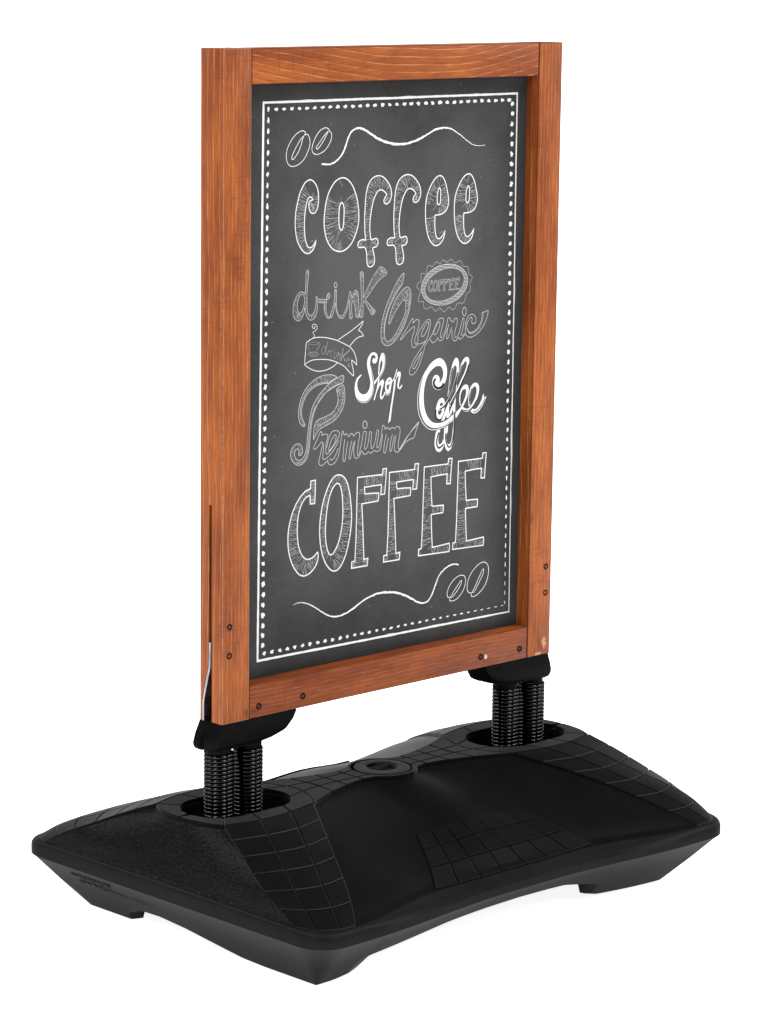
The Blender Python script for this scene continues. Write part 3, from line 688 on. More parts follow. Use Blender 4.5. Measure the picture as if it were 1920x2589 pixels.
# print on the poster, in 0.1 mm steps of the frame height: group, kind, width, closed, smooth, hatch, ink, outline, holes
ART = [
[0,0,3.2,1,1,1,0,[-1526,7103,-1540,7041,-1572,6988,-1619,6942,-1695,6920,-1771,6951,-1838,7017,-1895,7104,-1929,7202,-1949,7334,-1950,7452,-1937,7575,-1905,7697,-1869,7812,-1818,7906,-1753,7985,-1687,8020,-1654,8026,-1602,8010,-1545,7962,-1506,7899,-1482,7828,-1476,7745,-1480,7662,-1498,7594,-1535,7537,-1587,7519,-1635,7535,-1664,7582,-1676,7644,-1665,7692,-1637,7715,-1594,7723,-1614,7752,-1647,7768,-1675,7758,-1703,7722,-1726,7661,-1744,7579,-1757,7483,-1764,7380,-1760,7276,-1750,7178,-1730,7101,-1706,7051,-1677,7015,-1639,7006,-1592,7024,-1554,7063],[]],
[1,0,3.4,1,1,1,0,[-1001,8025,-1077,8007,-1154,7959,-1220,7885,-1276,7798,-1318,7682,-1341,7579,-1358,7448,-1359,7337,-1341,7232,-1311,7133,-1267,7053,-1209,6987,-1141,6941,-1044,6914,-967,6917,-880,6947,-793,7012,-736,7086,-689,7174,-651,7271,-633,7368,-634,7473,-646,7579,-677,7707,-727,7821,-786,7915,-865,7988,-933,8019],[[-996,7652,-1024,7626,-1045,7564,-1051,7474,-1052,7390,-1045,7320,-1029,7263,-1000,7234,-976,7246,-957,7301,-949,7385,-945,7475,-946,7559,-962,7623]]],
[1,0,3.4,1,1,0,0,[-996,7652,-1024,7626,-1045,7564,-1051,7474,-1052,7390,-1045,7320,-1029,7263,-1000,7234,-976,7246,-957,7301,-949,7385,-945,7475,-946,7559,-962,7623],[]],
[2,0,3.2,1,1,1,0,[-486,7059,-499,7158,-508,7305,-510,7415,-502,7560,-494,7669,-480,7770,-451,7871,-401,7949,-331,8001,-259,8023,-208,8024,-136,8007,-64,7960,-1,7895,42,7827,64,7745,55,7687,30,7629,-16,7591,-57,7586,-94,7606,-101,7643,-80,7686,-44,7724,-76,7763,-122,7794,-169,7807,-215,7798,-255,7767,-295,7711,-330,7639,-354,7560,-373,7473,-387,7386,-396,7277,-395,7189,-383,7122,-367,7055,-306,7063,-254,7067,-228,7048,-217,7003,-227,6967,-257,6939,-329,6925,-318,6876,-296,6801,-288,6735,-295,6691,-320,6656,-381,6637,-427,6659,-448,6708,-455,6789,-461,6863,-482,6923,-518,6947,-579,6947,-630,6954,-646,6991,-632,7034,-581,7060,-530,7065],[]],
[3,0,3.2,1,1,1,0,[142,7053,129,7152,119,7299,117,7408,125,7552,134,7661,147,7762,177,7862,227,7939,299,7991,371,8013,423,8014,497,7997,571,7950,635,7885,679,7817,701,7736,692,7678,667,7621,620,7583,578,7577,541,7598,533,7634,555,7677,591,7716,559,7753,511,7785,464,7798,417,7789,376,7758,335,7702,300,7631,276,7552,256,7466,242,7379,234,7271,236,7183,247,7117,264,7050,326,7058,379,7062,405,7042,416,6998,407,6961,376,6934,303,6920,314,6872,336,6797,345,6731,338,6687,313,6652,251,6634,203,6655,182,6704,175,6785,169,6859,147,6918,110,6942,48,6942,-4,6949,-20,6986,-6,7029,46,7055,97,7060],[]],
[4,0,3.2,1,1,1,0,[1024,7356,1064,7357,1146,7363,1209,7382,1263,7417,1298,7466,1319,7535,1318,7605,1297,7689,1273,7779,1244,7856,1197,7928,1160,7958,1115,7967,1061,7956,1007,7920,946,7857,893,7777,850,7691,821,7597,809,7497,810,7371,819,7256,844,7135,872,7051,910,6979,965,6918,1029,6883,1066,6879,1129,6896,1182,6937,1218,6986,1239,7049,1247,7096,1216,7050,1172,7008,1127,6985,1086,6991,1053,7028,1034,7092,1023,7169,1019,7265,1022,7328],[[1117,7779,1092,7758,1075,7712,1067,7661,1064,7598,1067,7554,1083,7524,1102,7514,1124,7529,1137,7563,1142,7620,1142,7683,1138,7740]]],
[4,0,3.2,1,1,0,0,[1117,7779,1092,7758,1075,7712,1067,7661,1064,7598,1067,7554,1083,7524,1102,7514,1124,7529,1137,7563,1142,7620,1142,7683,1138,7740],[]],
[5,0,3.2,1,1,1,0,[1667,7356,1709,7357,1792,7362,1856,7381,1911,7416,1946,7466,1968,7535,1966,7605,1946,7689,1920,7780,1890,7857,1842,7929,1805,7959,1759,7969,1704,7957,1649,7922,1587,7858,1534,7778,1490,7691,1460,7598,1449,7497,1450,7370,1459,7255,1484,7133,1514,7049,1552,6976,1609,6916,1674,6880,1711,6877,1775,6893,1830,6935,1866,6984,1887,7047,1895,7094,1864,7048,1819,7006,1773,6983,1732,6988,1698,7025,1678,7090,1667,7168,1663,7263,1665,7327],[[1761,7780,1736,7759,1719,7712,1711,7662,1708,7598,1711,7554,1728,7524,1747,7514,1769,7529,1782,7563,1787,7620,1787,7684,1783,7741]]],
[5,0,3.2,1,1,0,0,[1761,7780,1736,7759,1719,7712,1711,7662,1708,7598,1711,7554,1728,7524,1747,7514,1769,7529,1782,7563,1787,7620,1787,7684,1783,7741],[]],
[6,0,1.35,1,1,1,0,[-1739,6317,-1771,6340,-1816,6353,-1861,6342,-1911,6294,-1955,6222,-1980,6148,-1985,6074,-1972,5998,-1940,5948,-1882,5918,-1844,5922,-1799,5957,-1768,6011,-1749,6075,-1741,6112,-1733,6055,-1710,5988,-1677,5938,-1639,5914,-1581,5914,-1530,5946,-1492,6019,-1480,6093,-1474,6168,-1435,6164,-1383,6154,-1338,6159,-1344,6083,-1330,6007,-1297,5938,-1251,5908,-1218,5918,-1215,5927,-1251,5934,-1284,5975,-1302,6042,-1305,6118,-1296,6193,-1287,6259,-1262,6290,-1236,6293,-1219,6269,-1229,6231,-1254,6205,-1293,6205,-1358,6205,-1423,6210,-1481,6235,-1511,6265,-1510,6199,-1519,6115,-1544,6041,-1582,5997,-1627,5985,-1668,6008,-1692,6071,-1698,6184,-1697,6344,-1683,6484,-1666,6654,-1717,6655,-1724,6515,-1733,6375],[[-1803,6319,-1847,6289,-1879,6235,-1895,6161,-1890,6095,-1864,6041,-1838,6035,-1800,6065,-1769,6124,-1747,6197,-1751,6254,-1771,6298]]],
[6,0,1.35,1,1,0,0,[-1803,6319,-1847,6289,-1879,6235,-1895,6161,-1890,6095,-1864,6041,-1838,6035,-1800,6065,-1769,6124,-1747,6197,-1751,6254,-1771,6298],[]],
[6,0,1.35,1,1,0,0,[-1255,6276,-1274,6249,-1261,6229,-1242,6246],[]],
[6,0,1.75,1,1,0,0,[-1075,6405,-1077,6391,-1083,6379,-1094,6372,-1106,6370,-1118,6373,-1128,6382,-1135,6395,-1137,6410,-1135,6424,-1128,6436,-1118,6443,-1106,6446,-1094,6442,-1084,6433,-1077,6420],[]],
[6,0,1.35,1,1,1,0,[-1126,6333,-1106,6341,-1089,6331,-1086,6254,-1087,6141,-1077,6045,-1050,5967,-1003,5927,-957,5929,-912,5976,-874,6049,-849,6133,-823,6217,-801,6292,-778,6252,-760,6184,-747,6202,-725,6267,-693,6299,-660,6291,-633,6251,-618,6145,-609,6011,-601,5886,-667,5886,-681,5959,-696,6055,-717,6133,-743,6135,-762,6079,-761,5984,-750,5882,-803,5882,-808,6025,-812,6154,-829,6113,-854,6029,-892,5946,-937,5894,-983,5888,-1029,5908,-1069,5968,-1096,6046,-1104,6132,-1116,6086,-1148,5993,-1186,5920,-1215,5955,-1168,6052,-1137,6144,-1127,6238],[]],
[6,0,1.35,1,1,1,0,[-591,6559,-525,6561,-519,6435,-517,6291,-519,6181,-454,6277,-376,6396,-298,6497,-219,6578,-153,6626,-85,6598,-31,6556,-17,6517,-57,6486,-150,6439,-255,6360,-347,6270,-413,6198,-472,6135,-411,6083,-330,6009,-256,5946,-328,5894,-396,5985,-464,6077,-518,6114,-520,6004,-528,5885,-588,5885,-576,6008,-558,6141,-567,6295,-578,6439],[]],
[7,0,1.5,1,1,1,0,[338,6491,269,6434,177,6329,70,6169,-20,6008,-88,5846,-124,5682,-129,5560,-112,5469,-57,5409,6,5387,84,5397,176,5451,284,5549,377,5677,452,5828,497,5971,518,6115,508,6206,468,6259,413,6274,350,6250,273,6188,181,6094,105,5966,53,5836,39,5747,55,5722,108,5809,176,5905,261,5999,322,6062,361,6076,393,6057,405,5989,396,5900,366,5812,297,5705,221,5599,144,5516,67,5460,12,5453,-35,5496,-57,5587,-49,5698,-17,5830,42,5970,134,6109,210,6204,294,6299,325,6330,340,6396,359,6478],[]],
[7,0,1.1,0,1,0,0,[271,6295,179,6206,87,6079,12,5928,-35,5798,-61,5666,-63,5577],[]],
[7,0,1.1,0,1,0,0,[453,6243,486,6162,480,6028,444,5885,375,5733,284,5594,130,5449],[]],
[7,0,1.5,0,1,2,0,[675,5360,636,5324,589,5311,548,5348,539,5405,562,5494,592,5570,606,5631,582,5644,520,5609,426,5549,349,5488,294,5459,355,5544,440,5638,517,5733,556,5775,573,5740,566,5696,628,5742,676,5744,705,5714,693,5641,663,5564,633,5488,610,5422,619,5370,659,5373,682,5427,680,5518,726,5582,789,5656,867,5718,923,5729,955,5700,949,5633,927,5544,896,5456,842,5381,764,5296,670,5202,577,5097,516,4989,501,4923,534,4886,597,4892,675,4964,737,5061,782,5170,821,5258,843,5335,921,5408,1000,5493,1062,5601,1124,5699,1179,5729,1244,5718,1245,5667,1215,5578,1185,5478,1186,5421,1226,5429,1273,5505,1319,5616,1349,5721,1398,5706,1415,5671,1464,5650,1496,5693,1544,5701,1562,5654,1539,5576,1509,5487,1502,5419,1535,5393,1583,5435,1630,5535,1660,5635,1683,5691,1711,5683,1702,5586,1672,5485,1648,5430,1690,5421,1746,5457],[]],
[7,0,1.5,1,1,2,0,[884,5683,821,5620,767,5534,760,5478,800,5475,855,5527,909,5624,916,5681],[]],
[7,0,1.5,0,1,2,0,[667,5361,731,5361,794,5373,858,5402],[]],
[7,0,1.5,1,1,2,0,[765,5228,672,5134,586,5028,579,4984,627,4991,689,5076,742,5185],[]],
[7,0,1.5,0,1,2,0,[953,5417,978,5375,1019,5355,1082,5384,1122,5426,1147,5384,1187,5376,1243,5394,1282,5459,1337,5557],[]],
[7,0,1.5,1,1,2,0,[1157,5673,1093,5633,1039,5546,1032,5490,1072,5481,1127,5539,1166,5616],[]],
[7,0,1.5,0,1,2,0,[1368,5623,1337,5534,1324,5399,1356,5408,1395,5484,1434,5573],[]],
[7,0,1.5,0,1,2,0,[1443,5526,1445,5423,1479,5358,1520,5343,1568,5368,1600,5400,1626,5357,1682,5382,1755,5433,1772,5409,1846,5374,1961,5394,2075,5454,2172,5550,2236,5660,2263,5768,2200,5755,2126,5743,2120,5658,2081,5569,2008,5494,1910,5450,1844,5455,1794,5499,1776,5558,1799,5625,1847,5678,1888,5687,1897,5651,1890,5606,1940,5585,1980,5611,1984,5668,1945,5722,1887,5741,1814,5715,1766,5650,1744,5560,1754,5456],[]],
[7,0,1.1,0,1,0,0,[2151,5736,2137,5633,2090,5533,1992,5460,1878,5429,1811,5463],[]],
[7,0,1.8,1,1,0,0,[1720,5865,1680,5828,1676,5771,1715,5725,1752,5754,1757,5817],[]],
[8,0,1.6,1,1,0,0,[1780,6251,1782,6293,1774,6335,1758,6374,1733,6412,1700,6447,1659,6479,1612,6507,1558,6530,1500,6549,1437,6562,1372,6570,1305,6573,1237,6570,1169,6562,1104,6549,1041,6531,981,6508,927,6481,878,6450,836,6415,801,6378,774,6339,755,6299,745,6257,743,6216,750,6175,766,6136,790,6098,823,6064,862,6032,909,6004,961,5981,1019,5962,1081,5947,1146,5939,1213,5935,1281,5937,1349,5945,1415,5958,1479,5976,1539,5998,1594,6025,1644,6057,1687,6091,1723,6129,1751,6168,1770,6209],[]],
[8,0,1.4,1,1,0,0,[1695,6271,1700,6304,1697,6337,1687,6368,1670,6397,1646,6424,1614,6447,1577,6468,1535,6485,1487,6497,1436,6506,1382,6510,1326,6510,1269,6506,1212,6497,1156,6484,1101,6468,1049,6447,1001,6424,958,6397,919,6369,886,6338,860,6306,841,6273,828,6239,823,6207,825,6174,835,6144,852,6115,876,6088,906,6064,943,6044,985,6027,1031,6014,1082,6005,1136,6000,1191,6000,1249,6004,1306,6012,1363,6025,1418,6041,1470,6061,1519,6085,1563,6111,1602,6140,1635,6171,1662,6204,1682,6237],[]],
[8,0,0.95,1,1,0,0,[721,6338,738,6366,728,6424,741,6461,781,6462,836,6449,853,6505,869,6561,905,6579,987,6557,1022,6596,1067,6625,1104,6613,1145,6585,1185,6624,1226,6645,1258,6626,1295,6606,1340,6621,1399,6644,1432,6622,1469,6586,1515,6584,1597,6613,1635,6583,1678,6513,1766,6507,1790,6470,1796,6399,1834,6371,1881,6342,1873,6303,1837,6254,1838,6209,1848,6163,1831,6112,1758,6072,1740,6034,1714,5959,1678,5932,1567,5940,1531,5907,1504,5864,1459,5841,1412,5864,1361,5892,1312,5852,1257,5824,1211,5853,1160,5894,1110,5867,1065,5848,1029,5873,987,5922,928,5916,874,5898,810,5918,796,5967,795,6018,709,6021,674,6046,689,6108,724,6176,710,6206,651,6245,645,6289,676,6319],[]],
[8,0,1.5,0,1,0,0,[1191,6566,1415,6566],[]],
[8,0,1.5,0,1,0,0,[1081,6543,1520,6543],[]],
[8,0,1.5,0,1,0,0,[1013,6521,1582,6520],[]],
[8,0,1.5,0,1,0,0,[961,6499,1218,6498],[]],
[8,0,1.5,0,1,0,0,[1484,6498,1628,6498],[]],
[8,0,1.5,0,1,0,0,[919,6476,1126,6476],[]],
[8,0,1.5,0,1,0,0,[1560,6475,1665,6475],[]],
[8,0,1.5,0,1,0,0,[884,6454,1064,6454],[]],
[8,0,1.5,0,1,0,0,[1606,6453,1694,6453],[]],
[8,0,1.5,0,1,0,0,[855,6432,1016,6431],[]],
[8,0,1.5,0,1,0,0,[1638,6430,1718,6430],[]],
[8,0,1.5,0,1,0,0,[830,6409,976,6409],[]],
[8,0,1.5,0,1,0,0,[1661,6408,1737,6407],[]],
[8,0,1.5,0,1,0,0,[809,6387,942,6387],[]],
[8,0,1.5,0,1,0,0,[1678,6385,1752,6385],[]],
[8,0,1.5,0,1,0,0,[791,6365,914,6364],[]],
[8,0,1.5,0,1,0,0,[1690,6362,1764,6362],[]],
[8,0,1.5,0,1,0,0,[776,6343,891,6342],[]],
[8,0,1.5,0,1,0,0,[1697,6340,1773,6339],[]],
[8,0,1.5,0,1,0,0,[764,6320,871,6320],[]],
[8,0,1.5,0,1,0,0,[1700,6317,1779,6317],[]],
[8,0,1.5,0,1,0,0,[755,6298,855,6298],[]],
[8,0,1.5,0,1,0,0,[1699,6294,1782,6294],[]],
[8,0,1.5,0,1,0,0,[748,6276,842,6275],[]],
[8,0,1.5,0,1,0,0,[1695,6272,1782,6271],[]],
[8,0,1.5,0,1,0,0,[744,6253,832,6253],[]],
[8,0,1.5,0,1,0,0,[1688,6249,1780,6249],[]],
[8,0,1.5,0,1,0,0,[743,6231,826,6231],[]],
[8,0,1.5,0,1,0,0,[1677,6227,1775,6226],[]],
[8,0,1.5,0,1,0,0,[744,6209,823,6208],[]],
[8,0,1.5,0,1,0,0,[1663,6204,1768,6204],[]],
[8,0,1.5,0,1,0,0,[748,6186,824,6186],[]],
[8,0,1.5,0,1,0,0,[1645,6182,1758,6181],[]],
[8,0,1.5,0,1,0,0,[754,6164,828,6164],[]],
[8,0,1.5,0,1,0,0,[1623,6159,1745,6158],[]],
[8,0,1.5,0,1,0,0,[763,6142,836,6141],[]],
[8,0,1.5,0,1,0,0,[1598,6137,1729,6136],[]],
[8,0,1.5,0,1,0,0,[776,6119,849,6119],[]],
[8,0,1.5,0,1,0,0,[1567,6114,1709,6113],[]],
[8,0,1.5,0,1,0,0,[792,6097,867,6096],[]],
[8,0,1.5,0,1,0,0,[1531,6092,1687,6091],[]],
[8,0,1.5,0,1,0,0,[812,6074,893,6074],[]],
[8,0,1.5,0,1,0,0,[1488,6070,1660,6068],[]],
[8,0,1.5,0,1,0,0,[836,6052,928,6051],[]],
[8,0,1.5,0,1,0,0,[1435,6047,1628,6046],[]],
[8,0,1.5,0,1,0,0,[866,6029,981,6028],[]],
[8,0,1.5,0,1,0,0,[1365,6025,1591,6024],[]],
[8,0,1.5,0,1,0,0,[904,6006,1080,6005],[]],
[8,0,1.5,0,1,0,0,[1248,6004,1546,6001],[]],
[8,0,1.5,0,1,0,0,[953,5984,1490,5979],[]],
[8,0,1.5,0,1,0,0,[1022,5961,1413,5957],[]],
[8,0,1.5,0,1,0,0,[1170,5937,1258,5936],[]],
[8,0,1.0,0,1,0,0,[978,6334,928,6328,897,6298,887,6248,899,6196,932,6165,968,6169,999,6198],[]],
[8,0,1.0,0,1,0,0,[965,6293,938,6282,917,6239,926,6200,949,6189,994,6208],[]],
[8,0,1.0,1,0,0,0,[964,6338,990,6330,979,6289,961,6297],[]],
[8,0,1.0,1,1,0,0,[1104,6251,1104,6279,1098,6304,1087,6323,1073,6336,1057,6340,1040,6336,1023,6323,1010,6303,1000,6279,995,6251,996,6224,1001,6199,1012,6179,1026,6166,1042,6162,1060,6167,1076,6179,1089,6199,1099,6224],[]],
[8,0,1.0,1,1,0,0,[1080,6251,1080,6275,1076,6295,1069,6311,1060,6319,1050,6319,1040,6311,1032,6295,1025,6275,1022,6251,1023,6228,1027,6207,1033,6192,1042,6183,1052,6183,1062,6191,1071,6207,1077,6228],[]],
[8,0,1.0,1,0,0,0,[1121,6329,1228,6337,1220,6289,1203,6289,1208,6309,1151,6306,1152,6286,1199,6281,1188,6264,1147,6267,1145,6185,1163,6163,1109,6162,1120,6187,1128,6308],[]],
[8,0,1.0,1,0,0,0,[1233,6330,1341,6337,1333,6290,1317,6290,1322,6310,1264,6307,1265,6287,1312,6282,1302,6265,1260,6268,1258,6186,1276,6164,1222,6163,1233,6187,1241,6309],[]],
[8,0,1.0,1,0,0,0,[1356,6325,1464,6342,1462,6292,1444,6293,1443,6313,1388,6310,1390,6258,1431,6257,1431,6236,1390,6236,1391,6173,1460,6173,1459,6157,1351,6161,1364,6177,1370,6311],[]],
[8,0,1.0,1,0,0,0,[1484,6328,1592,6345,1591,6295,1572,6296,1572,6316,1517,6313,1518,6261,1559,6260,1560,6239,1519,6239,1520,6176,1589,6176,1588,6160,1479,6164,1492,6179,1498,6314],[]],
[9,1,0,1,1,0,0,[-535,4980,-558,4985,-608,4960,-654,4914,-676,4855,-684,4783,-674,4715,-650,4659,-613,4616,-557,4577,-492,4563,-427,4565,-363,4599,-317,4662,-295,4740,-292,4821,-307,4909,-327,4992,-347,5067,-360,5129,-353,5195,-336,5247,-304,5271,-271,5265,-243,5239,-242,5212,-280,5219,-307,5198,-307,5164,-278,5136,-241,5138,-214,5163,-198,5209,-201,5249,-230,5292,-281,5311,-337,5304,-382,5264,-414,5213,-424,5147,-416,5080,-392,5004,-363,4921,-348,4853,-356,4786,-383,4728,-429,4686,-494,4675,-549,4693,-596,4735,-625,4797,-630,4851,-612,4910,-576,4947],[]],
[9,0,1.3,0,1,0,0,[-669,4694,-627,4617,-566,4564,-487,4543,-408,4549,-344,4590,-299,4660,-274,4745,-269,4832,-289,4928,-323,5025,-347,5107],[]],
[9,1,0,1,1,0,0,[-104,5288,-131,5250,-158,5178,-171,5092,-182,4959,-159,4970,-152,5077,-134,5143,-107,5169,-92,5153,-96,5086,-118,5020,-164,4944,-219,4888,-265,4852,-259,4808,-209,4860,-145,4929,-90,4991,-58,5056,-45,5128,-47,5216,-71,5268],[]],
[9,0,1.0,0,1,0,0,[-81,5286,-42,5242,-31,5147,-44,5054,-94,4958,-158,4889],[]],
[9,1,0,1,1,0,0,[-153,4889,-181,4878,-190,4825,-207,4753,-234,4674,-270,4583,-269,4563,-251,4568,-224,4640,-188,4717,-152,4774,-133,4786,-114,4778,-114,4744,-131,4671,-138,4605,-120,4566,-92,4563,-55,4597,-28,4648,-38,4670,-74,4612,-102,4605,-107,4629,-94,4695,-67,4773,-50,4826,-69,4861,-97,4870,-143,4834,-162,4822],[]],
[9,1,0,1,1,0,0,[76,4892,25,4873,-12,4829,-21,4810,-25,4743,-19,4688,0,4646,29,4630,66,4646,93,4691,111,4757,120,4811,114,4865],[[8,4767,13,4719,28,4697,51,4709,73,4781,45,4780],[39,4838,62,4853,86,4841,63,4822,44,4821]]],
[9,0,1.1,0,1,0,0,[-28,4675,-7,4626,24,4611,68,4625,103,4670],[]],
[9,0,2.8,0,1,0,0,[7,4821,54,4800,110,4811,157,4848,193,4912,229,5004],[]],
[9,1,0,1,0,0,0,[175,4846,208,4857,196,4750,174,4630,148,4503,123,4364,102,4210,51,4167,59,4221,94,4393,124,4540,150,4673],[]],
[9,1,0,1,1,0,0,[222,4896,240,4949,277,4962,306,4950,311,4902,294,4829,276,4763,277,4715,296,4707,324,4738,347,4749,343,4729,315,4691,282,4688,249,4711,243,4759,256,4832,269,4878,255,4893,222,4862,195,4817],[]],
[10,1,0,1,1,0,0,[1167,5098,1071,5080,965,5021,871,4923,799,4800,748,4653,730,4511,738,4373,773,4248,833,4135,910,4059,1008,4007,1105,3990,1202,3992,1310,4012,1417,4055,1491,4086,1489,4163,1394,4111,1297,4074,1200,4061,1114,4066,1027,4093,951,4154,885,4245,845,4355,829,4486,834,4622,864,4749,915,4850,999,4927,1084,4969,1159,4975,1213,4954,1247,4905,1261,4850,1249,4790,1218,4740,1176,4702,1182,4743,1174,4789,1141,4823,1098,4838,1055,4823,1024,4780,1014,4728,1026,4673,1070,4620,1135,4595,1200,4596,1263,4644,1316,4723,1341,4813,1344,4889,1321,4975,1276,5040,1221,5082],[]],
[10,0,1.7,0,1,0,0,[871,4923,793,4823,732,4700,699,4567,694,4438,710,4307,754,4189,831,4082,929,4002,1030,3969,1116,3964,1224,3973,1353,4013,1488,4069],[]],
[10,0,3.0,0,1,0,1,[1088,4778,1057,4747,1047,4709,1069,4662,1124,4625,1178,4620,1231,4639,1273,4689],[]],
[10,1,0,1,1,0,0,[1546,5070,1509,5050,1472,4992,1447,4918,1485,4915,1516,4950,1544,4944,1561,4908,1557,4824,1532,4735,1491,4639,1439,4536,1387,4449,1334,4385,1259,4339,1195,4322,1185,4265,1250,4286,1324,4332,1399,4402,1462,4496,1514,4598,1565,4716,1601,4828,1613,4927,1608,5004,1579,5060],[]],
[10,0,1.9,0,1,0,0,[1450,4918,1417,4806,1398,4685,1384,4564,1370,4474],[]],
[10,0,1.0,0,1,0,0,[1506,4928,1456,4825,1433,4713,1411,4608,1398,4525],[]],
[10,0,1.1,0,1,0,1,[1490,4930,1443,4819,1416,4699,1395,4563],[]],
[10,0,2.0,0,1,0,1,[1590,4837,1549,4718,1494,4600,1432,4483,1369,4389,1294,4320,1185,4273],[]],
[10,1,0,1,1,0,0,[1792,5066,1732,5047,1684,4997,1653,4938,1696,4950,1734,4985,1772,4997,1788,4981,1784,4919,1738,4816,1674,4722,1601,4606,1537,4512,1474,4433,1416,4354,1423,4300,1486,4371,1550,4449,1624,4550,1698,4658,1772,4775,1823,4893,1846,4991,1836,5038],[]],
[10,0,1.6,0,1,0,0,[1658,4946,1606,4828,1581,4730,1568,4624,1548,4511],[]],
[10,0,1.0,0,1,0,0,[1712,4964,1649,4862,1603,4759,1580,4654,1569,4555],[]],
[10,0,1.0,0,1,0,1,[1693,4954,1628,4849,1592,4745,1573,4639],[]],
[10,0,2.0,0,1,0,1,[1836,4938,1794,4834,1720,4718,1636,4587,1551,4480,1477,4387,1428,4322],[]],
[10,1,0,1,1,0,0,[1235,4458,1181,4442,1139,4388,1109,4315,1105,4239,1117,4176,1145,4139,1188,4123,1231,4134,1273,4192,1293,4259,1302,4342,1295,4412,1268,4449],[[1237,4387,1204,4374,1191,4345,1206,4321,1249,4332,1264,4361],[1158,4256,1159,4218,1176,4193,1208,4198,1240,4241,1250,4259]]],
[10,0,1.8,0,1,0,1,[1102,4285,1103,4208,1126,4143,1176,4111,1223,4118],[]],
[10,1,0,1,0,0,0,[1399,4387,1362,4321,1305,4227,1232,4088,1297,4097,1339,4178,1351,4123,1405,4133,1402,4256],[]],
[10,1,0,1,0,0,0,[1519,4364,1477,4318,1414,4201,1410,4140,1458,4189,1487,4255,1486,4286],[]],
[10,1,0,1,1,0,0,[1127,3942,1208,3945,1183,3879,1168,3796,1180,3733,1213,3718,1261,3748,1282,3799,1300,3728,1285,3661,1232,3605,1167,3600,1112,3648,1086,3728,1092,3827],[]],
[10,0,2.0,0,1,0,1,[1177,3910,1141,3822,1132,3746,1155,3682,1198,3662,1252,3687,1284,3714],[]],
[10,1,0,1,0,0,0,[1300,3982,1292,3844,1305,3728,1340,3632,1395,3583,1460,3619,1501,3707,1525,3859,1538,4012,1540,4166,1550,4441,1508,4361,1494,4285,1502,4169,1505,4015,1492,3901,1477,3802,1452,3720,1409,3690,1370,3729,1347,3816,1356,3884,1378,3889,1386,3996,1348,3992,1333,3917,1327,3979],[]],
[10,0,1.7,0,1,0,1,[1329,3879,1342,3762,1382,3673,1415,3651,1459,3673,1495,3762,1519,3898,1524,4052,1525,4206],[]],
[10,1,0,1,1,0,0,[1786,4622,1721,4610,1667,4553,1636,4479,1631,4388,1657,4293,1678,4322,1666,4384,1675,4461,1706,4535,1755,4553,1783,4535,1784,4473,1758,4407,1716,4333,1653,4255,1556,4187,1558,4110,1601,4137,1686,4236,1750,4315,1803,4395,1839,4484,1843,4553,1825,4601],[]],
[10,1,0,1,1,0,0,[1685,4259,1725,4213,1786,4184,1852,4185,1917,4222,1981,4285,2035,4365,2076,4462,2085,4546,2056,4607,2000,4633,1940,4621,1886,4564,1850,4475,1838,4368,1850,4267,1888,4286,1875,4365,1889,4456,1926,4538,1974,4576,2013,4557,2026,4490,2006,4414,1958,4334,1894,4263,1839,4233,1784,4234,1723,4263],[]],
[10,0,1.1,0,1,0,1,[1711,4546,1671,4476,1660,4400,1668,4323],[]],
[10,0,1.3,0,1,0,1,[1918,4550,1873,4465,1862,4381,1873,4288],[]],
[10,0,1.1,0,1,0,1,[1730,4222,1796,4197,1873,4210,1960,4272,2024,4351],[]],
[10,1,0,1,0,0,0,[1896,4177,1939,4220,1983,4200,2038,4218,2103,4281,2156,4361,2182,4444,2212,4364,2261,4398,2229,4331,2170,4244,2095,4174,2018,4138,1952,4141],[]],
[10,0,1.1,0,1,0,1,[1951,4168,2017,4168,2094,4209,2169,4283,2223,4359],[]],
[11,0,1.7,1,1,1,0,[-1068,4988,-1122,5025,-1228,5047,-1350,5045,-1490,5012,-1628,4942,-1731,4849,-1808,4728,-1850,4591,-1857,4464,-1831,4371,-1787,4316,-1735,4301,-1721,4322,-1753,4376,-1788,4457,-1793,4560,-1764,4660,-1705,4756,-1610,4844,-1489,4897,-1366,4918,-1244,4916,-1174,4946],[]],
[11,0,1.3,0,1,0,0,[-1244,4933,-1367,4937,-1506,4918,-1645,4860,-1731,4772,-1790,4662,-1815,4562,-1809,4459],[]],
[11,0,1.7,1,1,1,0,[-927,5007,-1033,4985,-1174,4933,-1313,4849,-1452,4733,-1555,4601,-1606,4478,-1631,4364,-1656,4238,-1672,4111,-1685,3984,-1713,3883,-1765,3812,-1834,3787,-1895,3813,-1930,3868,-1927,3932,-1879,3972,-1844,3942,-1852,3885,-1826,3857,-1783,3878,-1766,3934,-1793,4008,-1854,4046,-1931,4035,-1991,3977,-2016,3903,-1998,3824,-1937,3753,-1850,3714,-1764,3728,-1686,3790,-1644,3889,-1622,4003,-1611,4118,-1595,4245,-1570,4384,-1519,4521,-1434,4654,-1312,4758,-1155,4847,-1032,4881,-926,4904],[]],
[11,0,1.5,0,1,0,0,[-943,4893,-1102,4849,-1277,4781,-1416,4665,-1537,4522,-1591,4386,-1621,4235,-1645,4031,-1670,3905,-1730,3782,-1833,3748,-1894,3755],[]],
[11,0,1.7,1,1,1,0,[-925,4859,-1014,4834,-1066,4800,-1048,4734,-1032,4655,-1054,4566,-1115,4482,-1203,4432,-1325,4399,-1448,4372,-1500,4338,-1531,4264,-1542,4162,-1541,4078,-1498,4145,-1429,4215,-1324,4256,-1166,4305,-1043,4371,-938,4490,-895,4616,-892,4732],[]],
[11,0,1.2,0,1,0,0,[-924,4748,-940,4607,-992,4509,-1096,4402,-1237,4338,-1394,4289,-1481,4233],[]],
